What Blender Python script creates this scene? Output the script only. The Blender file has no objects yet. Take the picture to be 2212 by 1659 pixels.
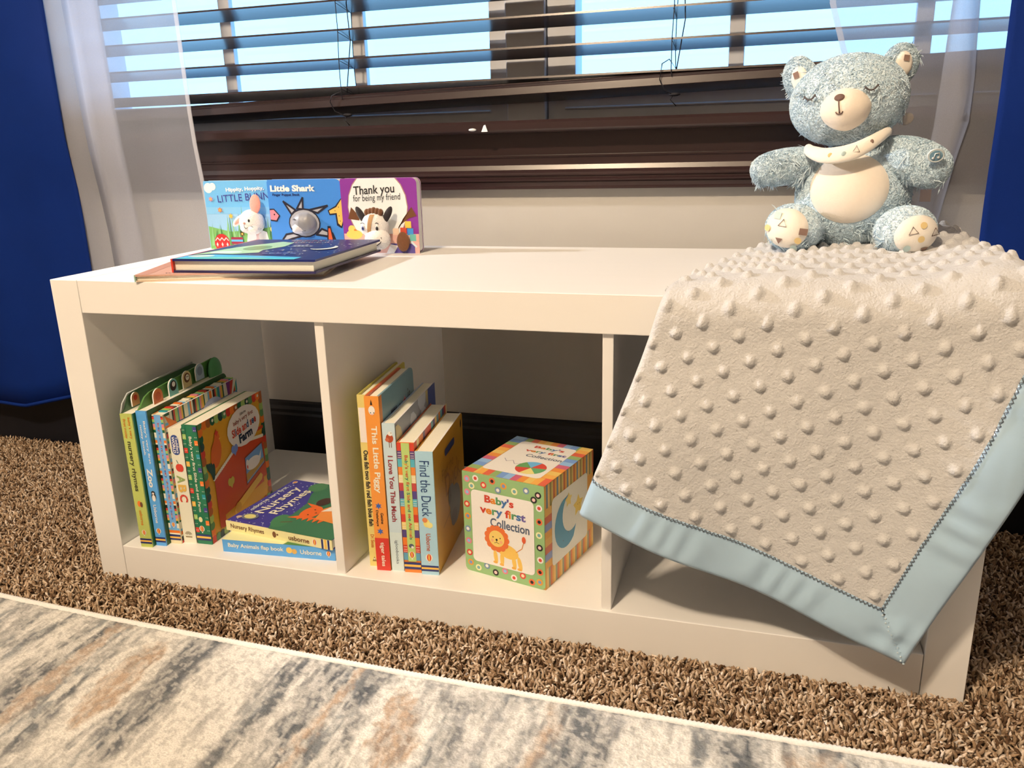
import bpy, bmesh, math, random
import numpy as np
from mathutils import Vector, Matrix, Euler

random.seed(7)
rng = np.random.default_rng(7)
scene = bpy.context.scene
COL = scene.collection

# ------------------------------------------------------------------ camera
CAM = Vector((0.8841, -0.8461, 0.5728))
cam_data = bpy.data.cameras.new('camera')
cam = bpy.data.objects.new('camera', cam_data)
COL.objects.link(cam)
cam_data.sensor_fit = 'HORIZONTAL'
cam_data.sensor_width = 36.0
cam_data.lens = 1779.53 / 2212.0 * 36.0
cam_data.clip_start = 0.02
def rodrigues(r):
    a = math.sqrt(sum(c * c for c in r))
    return Matrix.Rotation(a, 3, Vector([c / a for c in r]))
B3 = Matrix(((1, 0, 0), (0, 0, -1), (0, 1, 0)))            # world axes -> camera axes when looking along +y
RW = rodrigues((0.2853, 0.2925, 0.0164)) @ B3              # rows: right, down, forward
R3 = Matrix((RW[0], -Vector(RW[1]), -Vector(RW[2]))).transposed()
cam.matrix_world = Matrix.Translation(CAM) @ R3.to_4x4()
scene.camera = cam

# ------------------------------------------------------------------ world, lamps, exposure
scene.view_settings.view_transform = 'Standard'
scene.view_settings.look = 'None'
scene.view_settings.gamma = 1.0
scene.view_settings.use_curve_mapping = False
scene.view_settings.exposure = 0.0
world = bpy.data.worlds.new('sky'); scene.world = world
world.use_nodes = True
wn = world.node_tree.nodes; wl = world.node_tree.links
bg = wn['Background']
tc = wn.new('ShaderNodeTexCoord'); sx = wn.new('ShaderNodeSeparateXYZ')
wr = wn.new('ShaderNodeValToRGB')
wl.new(tc.outputs['Generated'], sx.inputs[0]); wl.new(sx.outputs['Z'], wr.inputs[0]); wl.new(wr.outputs[0], bg.inputs[0])
wr.color_ramp.elements[0].position = 0.0; wr.color_ramp.elements[0].color = (0.30, 0.63, 1.0, 1)
wr.color_ramp.elements[1].position = 0.6; wr.color_ramp.elements[1].color = (0.26, 0.56, 1.0, 1)
bg.inputs[1].default_value = 3.2

def point_light(name, loc, power, color, radius):
    d = bpy.data.lights.new(name, 'POINT'); d.energy = power; d.color = color; d.shadow_soft_size = radius
    o = bpy.data.objects.new(name, d); o.location = loc; COL.objects.link(o); return o
WARM = (1.0, 0.77, 0.53)
for i, (dx, dy) in enumerate(((-0.07, 0.0), (0.06, 0.05), (0.03, -0.07))):
    point_light('ceiling_bulb', (0.16 + dx, -1.56 + dy, 2.20), 72, WARM, 0.035)
ld = bpy.data.lights.new('reading_lamp', 'SPOT'); ld.energy = 112; ld.color = (1.0, 0.97, 0.97); ld.shadow_soft_size = 0.04
ld.spot_size = math.radians(38); ld.spot_blend = 0.55
lo = bpy.data.objects.new('reading_lamp', ld); COL.objects.link(lo); lo.location = (-1.12, 0.02, 1.20)
lo.rotation_euler = (Vector((0.60, 0.17, 0.36)) - Vector((-1.12, 0.02, 1.20))).to_track_quat('-Z', 'Y').to_euler()
scene.cycles.max_bounces = 8
scene.cycles.transparent_max_bounces = 16
scene.cycles.caustics_reflective = False
scene.cycles.caustics_refractive = False
scene.cycles.sample_clamp_indirect = 6.0

# ------------------------------------------------------------------ measures of the place (metres)
H, TB, DV, D = 0.4191, 0.0429, 0.0122, 0.392               # bench height, board, divider, depth
X1, X2, W = 0.3779, 0.7251, 1.1152                         # dividers, bench width
WALL = 0.455                                               # room side of the window wall

# ------------------------------------------------------------------ helpers
def lin(c):
    c = c / 255.0
    return c / 12.92 if c <= 0.04045 else ((c + 0.055) / 1.055) ** 2.4
def rgb(*c): return tuple(lin(x) for x in c)
def seen(r, g, b, k=1.0):
    """albedo of something that shows as (r, g, b) under the warm lamps"""
    return (min(lin(r) * k / 0.86, 0.9), min(lin(g) * k / 0.72, 0.9), min(lin(b) * k / 0.55, 0.9))

MATS = {}
def mat(name, color, rough=0.55, spec=0.4, var=0.05, scale=60.0, bump=0.0, bump_scale=200.0, sheen=0.0, coat=0.0, stretch=None):
    if name in MATS: return MATS[name]
    m = bpy.data.materials.new(name); m.use_nodes = True
    nt = m.node_tree; n = nt.nodes; l = nt.links
    p = n['Principled BSDF']
    p.inputs['Roughness'].default_value = rough
    p.inputs['Specular IOR Level'].default_value = spec
    p.inputs['Sheen Weight'].default_value = sheen
    p.inputs['Coat Weight'].default_value = coat
    t = n.new('ShaderNodeTexCoord'); mp = n.new('ShaderNodeMapping')
    l.new(t.outputs['Object'], mp.inputs[0])
    if stretch: mp.inputs['Scale'].default_value = stretch
    nz = n.new('ShaderNodeTexNoise'); nz.inputs['Scale'].default_value = scale; nz.inputs['Detail'].default_value = 4
    l.new(mp.outputs[0], nz.inputs['Vector'])
    mx = n.new('ShaderNodeMix'); mx.data_type = 'RGBA'
    c = tuple(color[:3])
    mx.inputs['A'].default_value = tuple(x * (1 - var) for x in c) + (1,)
    mx.inputs['B'].default_value = tuple(min(1, x * (1 + var)) for x in c) + (1,)
    l.new(nz.outputs['Fac'], mx.inputs['Factor']); l.new(mx.outputs['Result'], p.inputs['Base Color'])
    if bump:
        nb = n.new('ShaderNodeTexNoise'); nb.inputs['Scale'].default_value = bump_scale; nb.inputs['Detail'].default_value = 5
        l.new(mp.outputs[0], nb.inputs['Vector'])
        b = n.new('ShaderNodeBump'); b.inputs['Strength'].default_value = bump; b.inputs['Distance'].default_value = 0.002
        l.new(nb.outputs['Fac'], b.inputs['Height']); l.new(b.outputs[0], p.inputs['Normal'])
    MATS[name] = m
    return m
def ink(*c, gloss=0.35):
    """printed colour, given as it shows under the lamps"""
    return mat('ink_%d_%d_%d' % c, seen(*c, k=0.84), rough=gloss, spec=0.45, var=0.03, scale=300)
def attr_mat(name, attr, rough=0.9, sheen=0.0, noise=0.0, noise_scale=400.0, bump=0.0):
    m = bpy.data.materials.new(name); m.use_nodes = True
    n = m.node_tree.nodes; l = m.node_tree.links; p = n['Principled BSDF']
    p.inputs['Roughness'].default_value = rough; p.inputs['Specular IOR Level'].default_value = 0.15
    p.inputs['Sheen Weight'].default_value = sheen
    a = n.new('ShaderNodeAttribute'); a.attribute_name = attr
    t = n.new('ShaderNodeTexCoord')
    nz = n.new('ShaderNodeTexNoise'); nz.inputs['Scale'].default_value = noise_scale; nz.inputs['Detail'].default_value = 3
    l.new(t.outputs['Object'], nz.inputs['Vector'])
    mr = n.new('ShaderNodeMapRange'); mr.inputs['To Min'].default_value = 1 - noise; mr.inputs['To Max'].default_value = 1 + noise
    mr.inputs['From Min'].default_value = 0.3; mr.inputs['From Max'].default_value = 0.7
    l.new(nz.outputs['Fac'], mr.inputs['Value'])
    mu = n.new('ShaderNodeVectorMath'); mu.operation = 'SCALE'
    l.new(a.outputs['Color'], mu.inputs[0]); l.new(mr.outputs[0], mu.inputs['Scale'])
    l.new(mu.outputs[0], p.inputs['Base Color'])
    if bump:
        b = n.new('ShaderNodeBump'); b.inputs['Strength'].default_value = bump; b.inputs['Distance'].default_value = 0.002
        l.new(nz.outputs['Fac'], b.inputs['Height']); l.new(b.outputs[0], p.inputs['Normal'])
    MATS[name] = m
    return m

class MB:
    """collects shapes and links them as ONE mesh object"""
    def __init__(s): s.v = []; s.f = []; s.m = []; s.sm = []; s.mats = []
    def mi(s, m):
        if m not in s.mats: s.mats.append(m)
        return s.mats.index(m)
    def add(s, verts, faces, m, smooth=False):
        o = len(s.v); s.v.extend([tuple(v) for v in verts]); k = s.mi(m)
        for f in faces: s.f.append([i + o for i in f]); s.m.append(k); s.sm.append(smooth)
    def box(s, a, b, m):
        (x0, y0, z0), (x1, y1, z1) = a, b
        s.add([(x0,y0,z0),(x1,y0,z0),(x1,y1,z0),(x0,y1,z0),(x0,y0,z1),(x1,y0,z1),(x1,y1,z1),(x0,y1,z1)],
              [(0,3,2,1),(4,5,6,7),(0,1,5,4),(1,2,6,5),(2,3,7,6),(3,0,4,7)], m)
    def prism(s, pts, O, U, V, N, depth, m, side=None):
        """outline pts (u, v) on plane O,U,V; pushed back by depth along -N"""
        O, U, V, N = Vector(O), Vector(U), Vector(V), Vector(N); n = len(pts)
        fr = [O + U * u + V * v for u, v in pts]; bk = [p - N * depth for p in fr]
        s.add(fr + bk, [list(range(n)), list(range(2 * n - 1, n - 1, -1))], m)
        s.add(fr + bk, [(i, i + n, (i + 1) % n + n, (i + 1) % n) for i in range(n)], side or m)
    def tube(s, path, r, m, k=6, closed=False, smooth=True):
        P = [Vector(p) for p in path]; n = len(P); rr = r if isinstance(r, (list, tuple)) else [r] * n
        verts = []
        for i in range(n):
            a = P[i - 1] if (i > 0 or closed) else P[i]; b = P[(i + 1) % n] if (i < n - 1 or closed) else P[i]
            t = (b - a).normalized() if (b - a).length > 1e-9 else Vector((0, 0, 1))
            up = Vector((0, 0, 1)) if abs(t.z) < 0.9 else Vector((0, 1, 0))
            x = t.cross(up).normalized(); y = x.cross(t)
            for j in range(k):
                g = 2 * math.pi * j / k; verts.append(P[i] + (x * math.cos(g) + y * math.sin(g)) * rr[i])
        faces = []
        for i in range(n if closed else n - 1):
            for j in range(k):
                q = ((i + 1) % n) * k
                faces.append((i * k + j, i * k + (j + 1) % k, q + (j + 1) % k, q + j))
        if not closed: faces += [list(range(k - 1, -1, -1)), list(range((n - 1) * k, n * k))]
        s.add(verts, faces, m, smooth)
    def ellipsoid(s, c, ax, m, nu=24, nv=14, fn=None):
        """ax: three axis vectors; fn(unit vector) -> scale"""
        c = Vector(c); ax = [Vector(a) for a in ax]; verts = []
        for i in range(nv + 1):
            th = math.pi * i / nv
            for j in range(nu):
                ph = 2 * math.pi * j / nu
                d = (math.sin(th) * math.cos(ph), math.sin(th) * math.sin(ph), math.cos(th))
                k = fn(d) if fn else 1.0
                verts.append(c + (ax[0] * d[0] + ax[1] * d[1] + ax[2] * d[2]) * k)
        faces = []
        for i in range(nv):
            for j in range(nu):
                faces.append((i * nu + j, (i + 1) * nu + j, (i + 1) * nu + (j + 1) % nu, i * nu + (j + 1) % nu))
        s.add(verts, faces, m, True)
    def grid(s, fn, nu, nv, m, smooth=True, closed_u=False):
        verts = [fn(i / nu, j / nv) for j in range(nv + 1) for i in range(nu + 1)]
        faces = [(j * (nu + 1) + i, j * (nu + 1) + i + 1, (j + 1) * (nu + 1) + i + 1, (j + 1) * (nu + 1) + i) for j in range(nv) for i in range(nu)]
        s.add(verts, faces, m, smooth)
    def build(s, name, parent=None, bevel=0.0, loc=None, segs=2, subsurf=0, solid=0.0):
        me = bpy.data.meshes.new(name); me.from_pydata(s.v, [], s.f)
        for m in s.mats: me.materials.append(m)
        me.polygons.foreach_set('material_index', s.m); me.polygons.foreach_set('use_smooth', s.sm)
        me.update()
        o = bpy.data.objects.new(name, me); COL.objects.link(o)
        if parent: o.parent = parent
        if loc: o.location = loc
        if solid:
            d = o.modifiers.new('solid', 'SOLIDIFY'); d.thickness = solid; d.offset = 0
        if bevel:
            d = o.modifiers.new('bevel', 'BEVEL'); d.width = bevel; d.segments = segs; d.limit_method = 'ANGLE'; d.angle_limit = math.radians(50)
        if subsurf:
            d = o.modifiers.new('sub', 'SUBSURF'); d.levels = subsurf; d.render_levels = subsurf
        return o

def np_mesh(name, verts, quads, material, smooth=True, parent=None, color=None, attr='tint'):
    me = bpy.data.meshes.new(name); k = quads.shape[1]
    me.vertices.add(len(verts)); me.vertices.foreach_set('co', np.ascontiguousarray(verts, np.float32).ravel())
    me.loops.add(quads.size); me.loops.foreach_set('vertex_index', np.ascontiguousarray(quads, np.int32).ravel())
    me.polygons.add(len(quads)); me.polygons.foreach_set('loop_start', np.arange(0, quads.size, k, dtype=np.int32))
    me.polygons.foreach_set('use_smooth', np.full(len(quads), smooth))
    me.materials.append(material); me.update(calc_edges=True); me.validate()
    if color is not None:
        a = me.color_attributes.new(attr, 'FLOAT_COLOR', 'POINT')
        a.data.foreach_set('color', np.concatenate([color, np.ones((len(color), 1))], 1).astype(np.float32).ravel())
    o = bpy.data.objects.new(name, me); COL.objects.link(o)
    if parent: o.parent = parent
    return o

def tag(o, label, cat, group=None, kind=None):
    o['label'] = label; o['category'] = cat
    if group: o['group'] = group
    if kind: o['kind'] = kind
    return o
def thing(name, label, cat, loc=(0, 0, 0), rotz=0.0, group=None):
    o = bpy.data.objects.new(name, None); o.empty_display_size = 0.05; COL.objects.link(o)
    o.location = loc; o.rotation_euler = (0, 0, math.radians(rotz))
    return tag(o, label, cat, group)
def struct(o, label=None, cat=None):
    o['kind'] = 'structure'
    if label: o['label'] = label; o['category'] = cat
    return o

# value noise for patterns that belong to the things themselves
def vnoise(x, y, seed=0):
    xi = np.floor(x).astype(np.int64); yi = np.floor(y).astype(np.int64); xf = x - xi; yf = y - yi
    def h(a, b):
        n = (a * 374761393 + b * 668265263 + seed * 1442695) & 0x7fffffff
        n = ((n ^ (n >> 13)) * 1274126177) & 0x7fffffff
        return ((n ^ (n >> 16)) & 0xffff) / 65535.0
    u = xf * xf * (3 - 2 * xf); v = yf * yf * (3 - 2 * yf)
    return (h(xi, yi) * (1 - u) + h(xi + 1, yi) * u) * (1 - v) + (h(xi, yi + 1) * (1 - u) + h(xi + 1, yi + 1) * u) * v
def fbm(x, y, seed=0, o=4):
    t = 0; a = 0.5
    for i in range(o): t = t + a * vnoise(x * 2 ** i, y * 2 ** i, seed + i); a *= 0.5
    return t / (1 - 0.5 ** o)
def sstep(a, b, x):
    t = np.clip((x - a) / (b - a), 0, 1); return t * t * (3 - 2 * t)

# ------------------------------------------------------------------ printed faces
_font = {}
def glyphs(txt, bold=0.0, groups=None):
    """mesh of a line of lettering: verts, polys, material index per poly"""
    key = (txt, bold, tuple(groups) if groups else None)
    if key in _font: return _font[key]
    cu = bpy.data.curves.new('lettering', 'FONT'); cu.body = txt; cu.resolution_u = 3; cu.offset = bold; cu.size = 1.0
    if groups:
        for i in range(max(groups) + 1): cu.materials.append(None)
        for i, g in enumerate(groups):
            if i < len(cu.body_format): cu.body_format[i].material_index = g
    ob = bpy.data.objects.new('lettering', cu); COL.objects.link(ob)
    dg = bpy.context.evaluated_depsgraph_get(); dg.update()
    me = bpy.data.meshes.new_from_object(ob.evaluated_get(dg))
    v = [(a.co.x, a.co.y) for a in me.vertices]; f = [(list(p.vertices), p.material_index) for p in me.polygons]
    bpy.data.objects.remove(ob); bpy.data.curves.remove(cu); bpy.data.meshes.remove(me)
    _font[key] = (v, f); return _font[key]

def clip_poly(pts, w, h):
    for ax, lim, sg in ((0, 0.0, 1), (0, w, -1), (1, 0.0, 1), (1, h, -1)):
        out = []
        for i in range(len(pts)):
            a, b = pts[i - 1], pts[i]; ia = (a[ax] - lim) * sg >= -1e-9; ib = (b[ax] - lim) * sg >= -1e-9
            if ia != ib:
                t = (lim - a[ax]) / (b[ax] - a[ax]); c = (a[0] + (b[0] - a[0]) * t, a[1] + (b[1] - a[1]) * t)
                out.append(c)
            if ib: out.append(b)
        pts = out
        if len(pts) < 3: return []
    return pts

class Face:
    """a printed rectangle on a mesh; x, y run 0..1 across it, y upward"""
    EPS = 0.00012
    def __init__(s, mb, O, U, V, w, h):
        s.mb = mb; s.O = Vector(O); s.U = Vector(U).normalized(); s.V = Vector(V).normalized(); s.N = s.U.cross(s.V); s.w = w; s.h = h; s.k = 0
    def at(s, x, y, lv): return s.O + s.U * x + s.V * y + s.N * (s.EPS * lv + 5e-6 * s.k)
    def raw(s, pts, color, lv=1, clip=True):
        if clip: pts = clip_poly(list(pts), s.w, s.h)
        if len(pts) < 3: return
        a = sum(pts[i - 1][0] * pts[i][1] - pts[i][0] * pts[i - 1][1] for i in range(len(pts)))
        if a < 0: pts = pts[::-1]
        s.k += 1
        s.mb.add([s.at(x, y, lv) for x, y in pts], [list(range(len(pts)))], color)
    def poly(s, pts, color, lv=1): s.raw([(x * s.w, y * s.h) for x, y in pts], color, lv)
    def rect(s, x0, y0, x1, y1, color, lv=1): s.poly([(x0, y0), (x1, y0), (x1, y1), (x0, y1)], color, lv)
    def rrect(s, x0, y0, x1, y1, r, color, lv=1):
        x0, x1 = x0 * s.w, x1 * s.w; y0, y1 = y0 * s.h, y1 * s.h; pts = []
        for cx, cy, a0 in ((x1 - r, y0 + r, -90), (x1 - r, y1 - r, 0), (x0 + r, y1 - r, 90), (x0 + r, y0 + r, 180)):
            for k in range(6):
                a = math.radians(a0 + 18 * k); pts.append((cx + r * math.cos(a), cy + r * math.sin(a)))
        s.raw(pts, color, lv)
    def disc(s, x, y, rx, color, lv=1, ry=None, rot=0.0, n=20, a0=0.0, a1=360.0):
        """radii in metres"""
        ry = ry or rx; c, q = math.cos(math.radians(rot)), math.sin(math.radians(rot)); pts = [(x * s.w, y * s.h)] if 0 < a1 - a0 < 180 else []
        for k in range(n if a1 - a0 >= 360 else n + 1):
            a = math.radians(a0 + (a1 - a0) * k / n); px, py = rx * math.cos(a), ry * math.sin(a)
            pts.append((x * s.w + px * c - py * q, y * s.h + px * q + py * c))
        s.raw(pts, color, lv)
    def line(s, pts, wd, color, lv=1):
        """stroke, width in metres"""
        P = [Vector((x * s.w, y * s.h)) for x, y in pts]
        for a, b in zip(P[:-1], P[1:]):
            d = b - a
            if d.length < 1e-7: continue
            d.normalize(); q = Vector((-d.y, d.x)) * wd / 2; e = d * wd * 0.3
            s.raw([tuple(a - q - e), tuple(b - q + e), tuple(b + q + e), tuple(a + q - e)], color, lv)
    def ring(s, x, y, r, wd, color, hole, lv=1): s.disc(x, y, r, color, lv); s.disc(x, y, r - wd, hole, lv + 1)
    def star(s, x, y, r, color, lv=1, n=5, inner=0.5, rot=90):
        pts = []
        for k in range(2 * n):
            a = math.radians(rot + 180.0 * k / n); q = r if k % 2 == 0 else r * inner
            pts.append((x * s.w + q * math.cos(a), y * s.h + q * math.sin(a)))
        s.raw(pts, color, lv)
    def text(s, txt, x, y, length, height, color, lv=3, rot=0.0, bold=0.015, shear=0.0, colors=None):
        """a line of lettering centred on (x, y), fitted to length x height in metres; rot in degrees"""
        groups = None
        if colors: groups = [i % len(colors) for i in range(len(txt))]
        v, f = glyphs(txt, bold, groups)
        if not v: return
        x0 = min(p[0] for p in v); x1 = max(p[0] for p in v); y0 = min(p[1] for p in v); y1 = max(p[1] for p in v)
        sx, sy = length / (x1 - x0), height / (y1 - y0); c, q = math.cos(math.radians(rot)), math.sin(math.radians(rot)); out = []
        for a, b in v:
            a = (a - (x0 + x1) / 2) * sx; b = (b - (y0 + y1) / 2) * sy; a += shear * b
            out.append(s.at(x * s.w + a * c - b * q, y * s.h + a * q + b * c, lv))
        if colors:
            for g in range(len(colors)):
                s.mb.add(out, [p for p, k in f if k == g], colors[g])
        else: s.mb.add(out, [p for p, k in f], color)
    def down(s, txt, y0, y1, color, x=0.5, height=None, lv=3, **k):
        """spine lettering read from top (y1) to bottom (y0)"""
        s.text(txt, x, (y0 + y1) / 2, (y1 - y0) * s.h, height or s.w * 0.5, color, lv, rot=-90, **k)
# ================================================================== the room
wall_m = mat('wall_paint', (0.52, 0.51, 0.49), rough=0.7, spec=0.25, var=0.02, scale=6, bump=0.8, bump_scale=18)
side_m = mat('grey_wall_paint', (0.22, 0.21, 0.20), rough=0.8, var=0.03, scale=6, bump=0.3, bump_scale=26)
ceil_m = mat('ceiling_paint', (0.5, 0.49, 0.47), rough=0.8, var=0.02, bump=0.2)
wood = mat('espresso_wood', (0.026, 0.012, 0.013), rough=0.30, spec=0.55, var=0.35, scale=30, stretch=(0.12, 1, 1), bump=0.04, bump_scale=120)
base_m = mat('black_baseboard', (0.008, 0.009, 0.014), rough=0.35, spec=0.4, var=0.2, scale=30)
frame_m = mat('window_frame', (0.66, 0.70, 0.78), rough=0.42, spec=0.4, var=0.05)
XL, XR, YF, ZC = -1.75, 2.6, -2.7, 2.44
OX0, OX1, OZ0, OZ1 = -0.36, 1.40, 0.607, 1.75              # window opening
mb = MB()
WB = WALL + 0.15
for a, b in (((XL, WALL, -0.012), (OX0, WB, ZC)), ((OX1, WALL, -0.012), (XR, WB, ZC)),
             ((OX0, WALL, -0.012), (OX1, WB, OZ0 - 0.004)), ((OX0, WALL, OZ1), (OX1, WB, ZC))):
    mb.box(a, b, wall_m)
struct(mb.build('wall_back'))
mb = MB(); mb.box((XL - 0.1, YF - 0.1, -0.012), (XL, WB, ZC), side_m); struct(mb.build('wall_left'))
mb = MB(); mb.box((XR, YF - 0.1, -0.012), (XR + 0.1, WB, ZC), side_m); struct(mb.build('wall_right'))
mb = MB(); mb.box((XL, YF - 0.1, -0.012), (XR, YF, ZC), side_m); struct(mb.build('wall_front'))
mb = MB(); mb.box((XL - 0.1, YF - 0.1, ZC), (XR + 0.1, WB, ZC + 0.1), ceil_m); struct(mb.build('ceiling'))
mb = MB(); floor_m = mat('carpet_backing', seen(120, 92, 62), rough=0.95, spec=0.1, var=0.5, scale=180, bump=1.0, bump_scale=220)
mb.box((XL - 0.1, YF - 0.1, -0.06), (XR + 0.1, WB, -0.012), floor_m); struct(mb.build('floor'))

# baseboard: tall dark board with a stepped top
mb = MB()
prof = [(WALL, -0.012), (WALL - 0.016, -0.012), (WALL - 0.016, 0.094), (WALL - 0.013, 0.098), (WALL - 0.013, 0.104), (WALL - 0.009, 0.110), (WALL - 0.008, 0.116), (WALL, 0.118)]
mb.prism([(-p[0], p[1]) for p in prof], (XR, 0, 0), (0, -1, 0), (0, 0, 1), (1, 0, 0), XR - XL, base_m)
struct(mb.build('baseboard_back'))

# window trim: stool, flat apron, moulded bottom edge, side casings
def profile_x(mb, prof, x0, x1, m):                         # prof: (y, z) outline swept along x
    mb.prism([(-y, z) for y, z in prof], (x1, 0, 0), (0, -1, 0), (0, 0, 1), (1, 0, 0), x1 - x0, m)
mb = MB()
profile_x(mb, [(0.52, 0.589), (0.418, 0.589), (0.414, 0.592), (0.414, 0.603), (0.418, 0.607), (0.52, 0.607)], OX0 - 0.10, OX1 + 0.10, wood)
struct(mb.build('window_stool', bevel=0.002))
mb = MB()
profile_x(mb, [(WALL, 0.5895), (0.4460, 0.5895), (0.4460, 0.5555), (0.4425, 0.5545), (0.4425, 0.5525), (0.4445, 0.5500), (0.4450, 0.5400), (0.4425, 0.5330), (0.4385, 0.5285),
               (0.4370, 0.5265), (0.4370, 0.5245), (0.4395, 0.5225), (0.4395, 0.5205), (0.4370, 0.5185), (0.4370, 0.5160), (0.4400, 0.5140), (0.4405, 0.5080), (0.4385, 0.5065), (0.4385, 0.5035), (WALL, 0.5035)],
          OX0 - 0.08, OX1 + 0.08, wood)
struct(mb.build('trim_1', segs=1))
for i, (xa, xb) in enumerate(((OX0 - 0.085, OX0), (OX1, OX1 + 0.085))):
    mb = MB(); mb.box((xa, WALL - 0.012, 0.607), (xb, WALL, OZ1 + 0.085), wood); struct(mb.build('trim_%d' % (i + 2), bevel=0.003))
mb = MB(); mb.box((OX0, WALL - 0.012, OZ1), (OX1, WALL, OZ1 + 0.085), wood); struct(mb.build('trim_4', bevel=0.003))

# the window: two sashes, centre post, glass
win = bpy.data.objects.new('window_1', None); COL.objects.link(win); win.location = (0, 0, 0); struct(win, 'wide window of two sashes with a grey centre post behind the blind', 'window')
def sash(x0, x1, muntins, stile_l, stile_r):
    mb = MB(); y0, y1 = 0.522, 0.572
    mb.box((x0, y0, OZ0), (x1, y1, 0.655), frame_m)
    profile_x(mb, [(0.530, 0.6235), (0.516, 0.6235), (0.514, 0.6255), (0.518, 0.6275), (0.530, 0.6275)], x0 + 0.03, x1 - 0.03, frame_m)
    mb.box((x0, y0, OZ1 - 0.05), (x1, y1, OZ1), frame_m)
    mb.box((x0, y0, 0.655), (x0 + stile_l, y1, OZ1 - 0.05), frame_m)
    mb.box((x1 - stile_r, y0, 0.655), (x1, y1, OZ1 - 0.05), frame_m)
    for m in muntins: mb.box((m - 0.0115, 0.535, 0.655), (m + 0.0115, 0.548, OZ1 - 0.05), frame_m)
    o = mb.build('window_sash', win, bevel=0.0015)
    return o
sash(OX0, 0.4700, (-0.0594, 0.2002), 0.045, 0.030)
sash(0.5370, OX1, (0.8290, 1.0860), 0.046, 0.045)
mb = MB(); mb.box((0.4710, 0.510, OZ0), (0.5360, 0.60, OZ1), frame_m); mb.build('centre_post', win, bevel=0.002)
gl = bpy.data.materials.new('window_glass'); gl.use_nodes = True
n = gl.node_tree.nodes; l = gl.node_tree.links; n.remove(n['Principled BSDF'])
tr = n.new('ShaderNodeBsdfTransparent'); tr.inputs[0].default_value = (0.95, 0.98, 1, 1); gs = n.new('ShaderNodeBsdfGlossy'); gs.inputs['Roughness'].default_value = 0.02
ms = n.new('ShaderNodeMixShader'); ms.inputs[0].default_value = 0.05
l.new(tr.outputs[0], ms.inputs[1]); l.new(gs.outputs[0], ms.inputs[2]); l.new(ms.outputs[0], n['Material Output'].inputs[0])
for xa, xb in ((OX0 + 0.04, 0.445), (0.578, OX1 - 0.04)):
    mb = MB(); mb.box((xa, 0.552, 0.633), (xb, 0.556, OZ1 - 0.045), gl); mb.build('glass_pane', win)

# ------------------------------------------------------------------ blind
slat_m = mat('blind_slat', (0.026, 0.015, 0.017), rough=0.27, spec=0.5, coat=0.06, var=0.25, scale=40, stretch=(0.15, 1, 1), bump=0.03, bump_scale=90)
cord_m = mat('blind_cord', (0.012, 0.012, 0.02), rough=0.7, var=0.1)
BY = 0.478
blind = thing('window_blind', 'dark brown wooden slatted blind hanging in the window', 'blind', (0.5, BY, 0.62))
BX0, BX1 = -0.34 - 0.5, 1.385 - 0.5
tilt = math.radians(12.0)
def slat_mb(x0, x1, wd, th):
    mb = MB(); pts = []
    for k in range(9):                                      # gentle crown across the slat
        a = -wd / 2 + wd * k / 8; pts.append((a, 0.0012 * (1 - (2 * a / wd) ** 2) + th / 2))
    bot = [(a, b - th) for a, b in pts[::-1]]
    c, s_ = math.cos(tilt), math.sin(tilt)
    out = [(a * c + b * s_, -a * s_ + b * c) for a, b in bot[::-1]][::1]
    ring = [(a * c + b * s_, -a * s_ + b * c) for a, b in (pts + bot)]   # (y, z): the back edge is the lower one
    mb.prism([(-y, z) for y, z in ring], (x1, 0, 0), (0, -1, 0), (0, 0, 1), (1, 0, 0), x1 - x0, slat_m)
    return mb
slat0 = None
NSL = 25
for k in range(NSL):
    if slat0 is None:
        o = slat0 = slat_mb(BX0, BX1, 0.050, 0.003).build('slat', blind)
    else:
        o = slat0.copy(); COL.objects.link(o)
    o.parent = blind; o.location = (0, 0, 0.0445 + 0.0437 * k); o.rotation_euler = (0, math.radians(-0.12 * max(0, 1 - k * 0.4)), 0)
# bottom rail: flat front with fine grooves at its upper edge, hung a little askew
mb = MB(); c, s_ = math.cos(tilt), math.sin(tilt)
pr = [(-0.025, -0.0085), (-0.025, 0.0035), (-0.0238, 0.0042), (-0.0238, 0.0056), (-0.0250, 0.0063), (-0.0250, 0.0076), (-0.0232, 0.0083), (-0.0232, 0.0100), (-0.020, 0.0115), (0.022, 0.0085), (0.025, 0.006), (0.025, -0.007), (0.023, -0.0085)]
ring = [(a * c + b * s_, -a * s_ + b * c) for a, b in pr]
mb.prism([(-y, z) for y, z in ring], (BX1, 0, 0), (0, -1, 0), (0, 0, 1), (1, 0, 0), BX1 - BX0, slat_m)
o = mb.build('bottom_rail', blind, bevel=0.0008, segs=1); o.location = (0, 0, 0.0285); o.rotation_euler = (0, math.radians(-1.20), 0)
mb = MB(); mb.box((BX0, -0.03, 1.085), (BX1, 0.03, 1.13), slat_m); mb.build('head_rail', blind, bevel=0.003)
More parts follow.
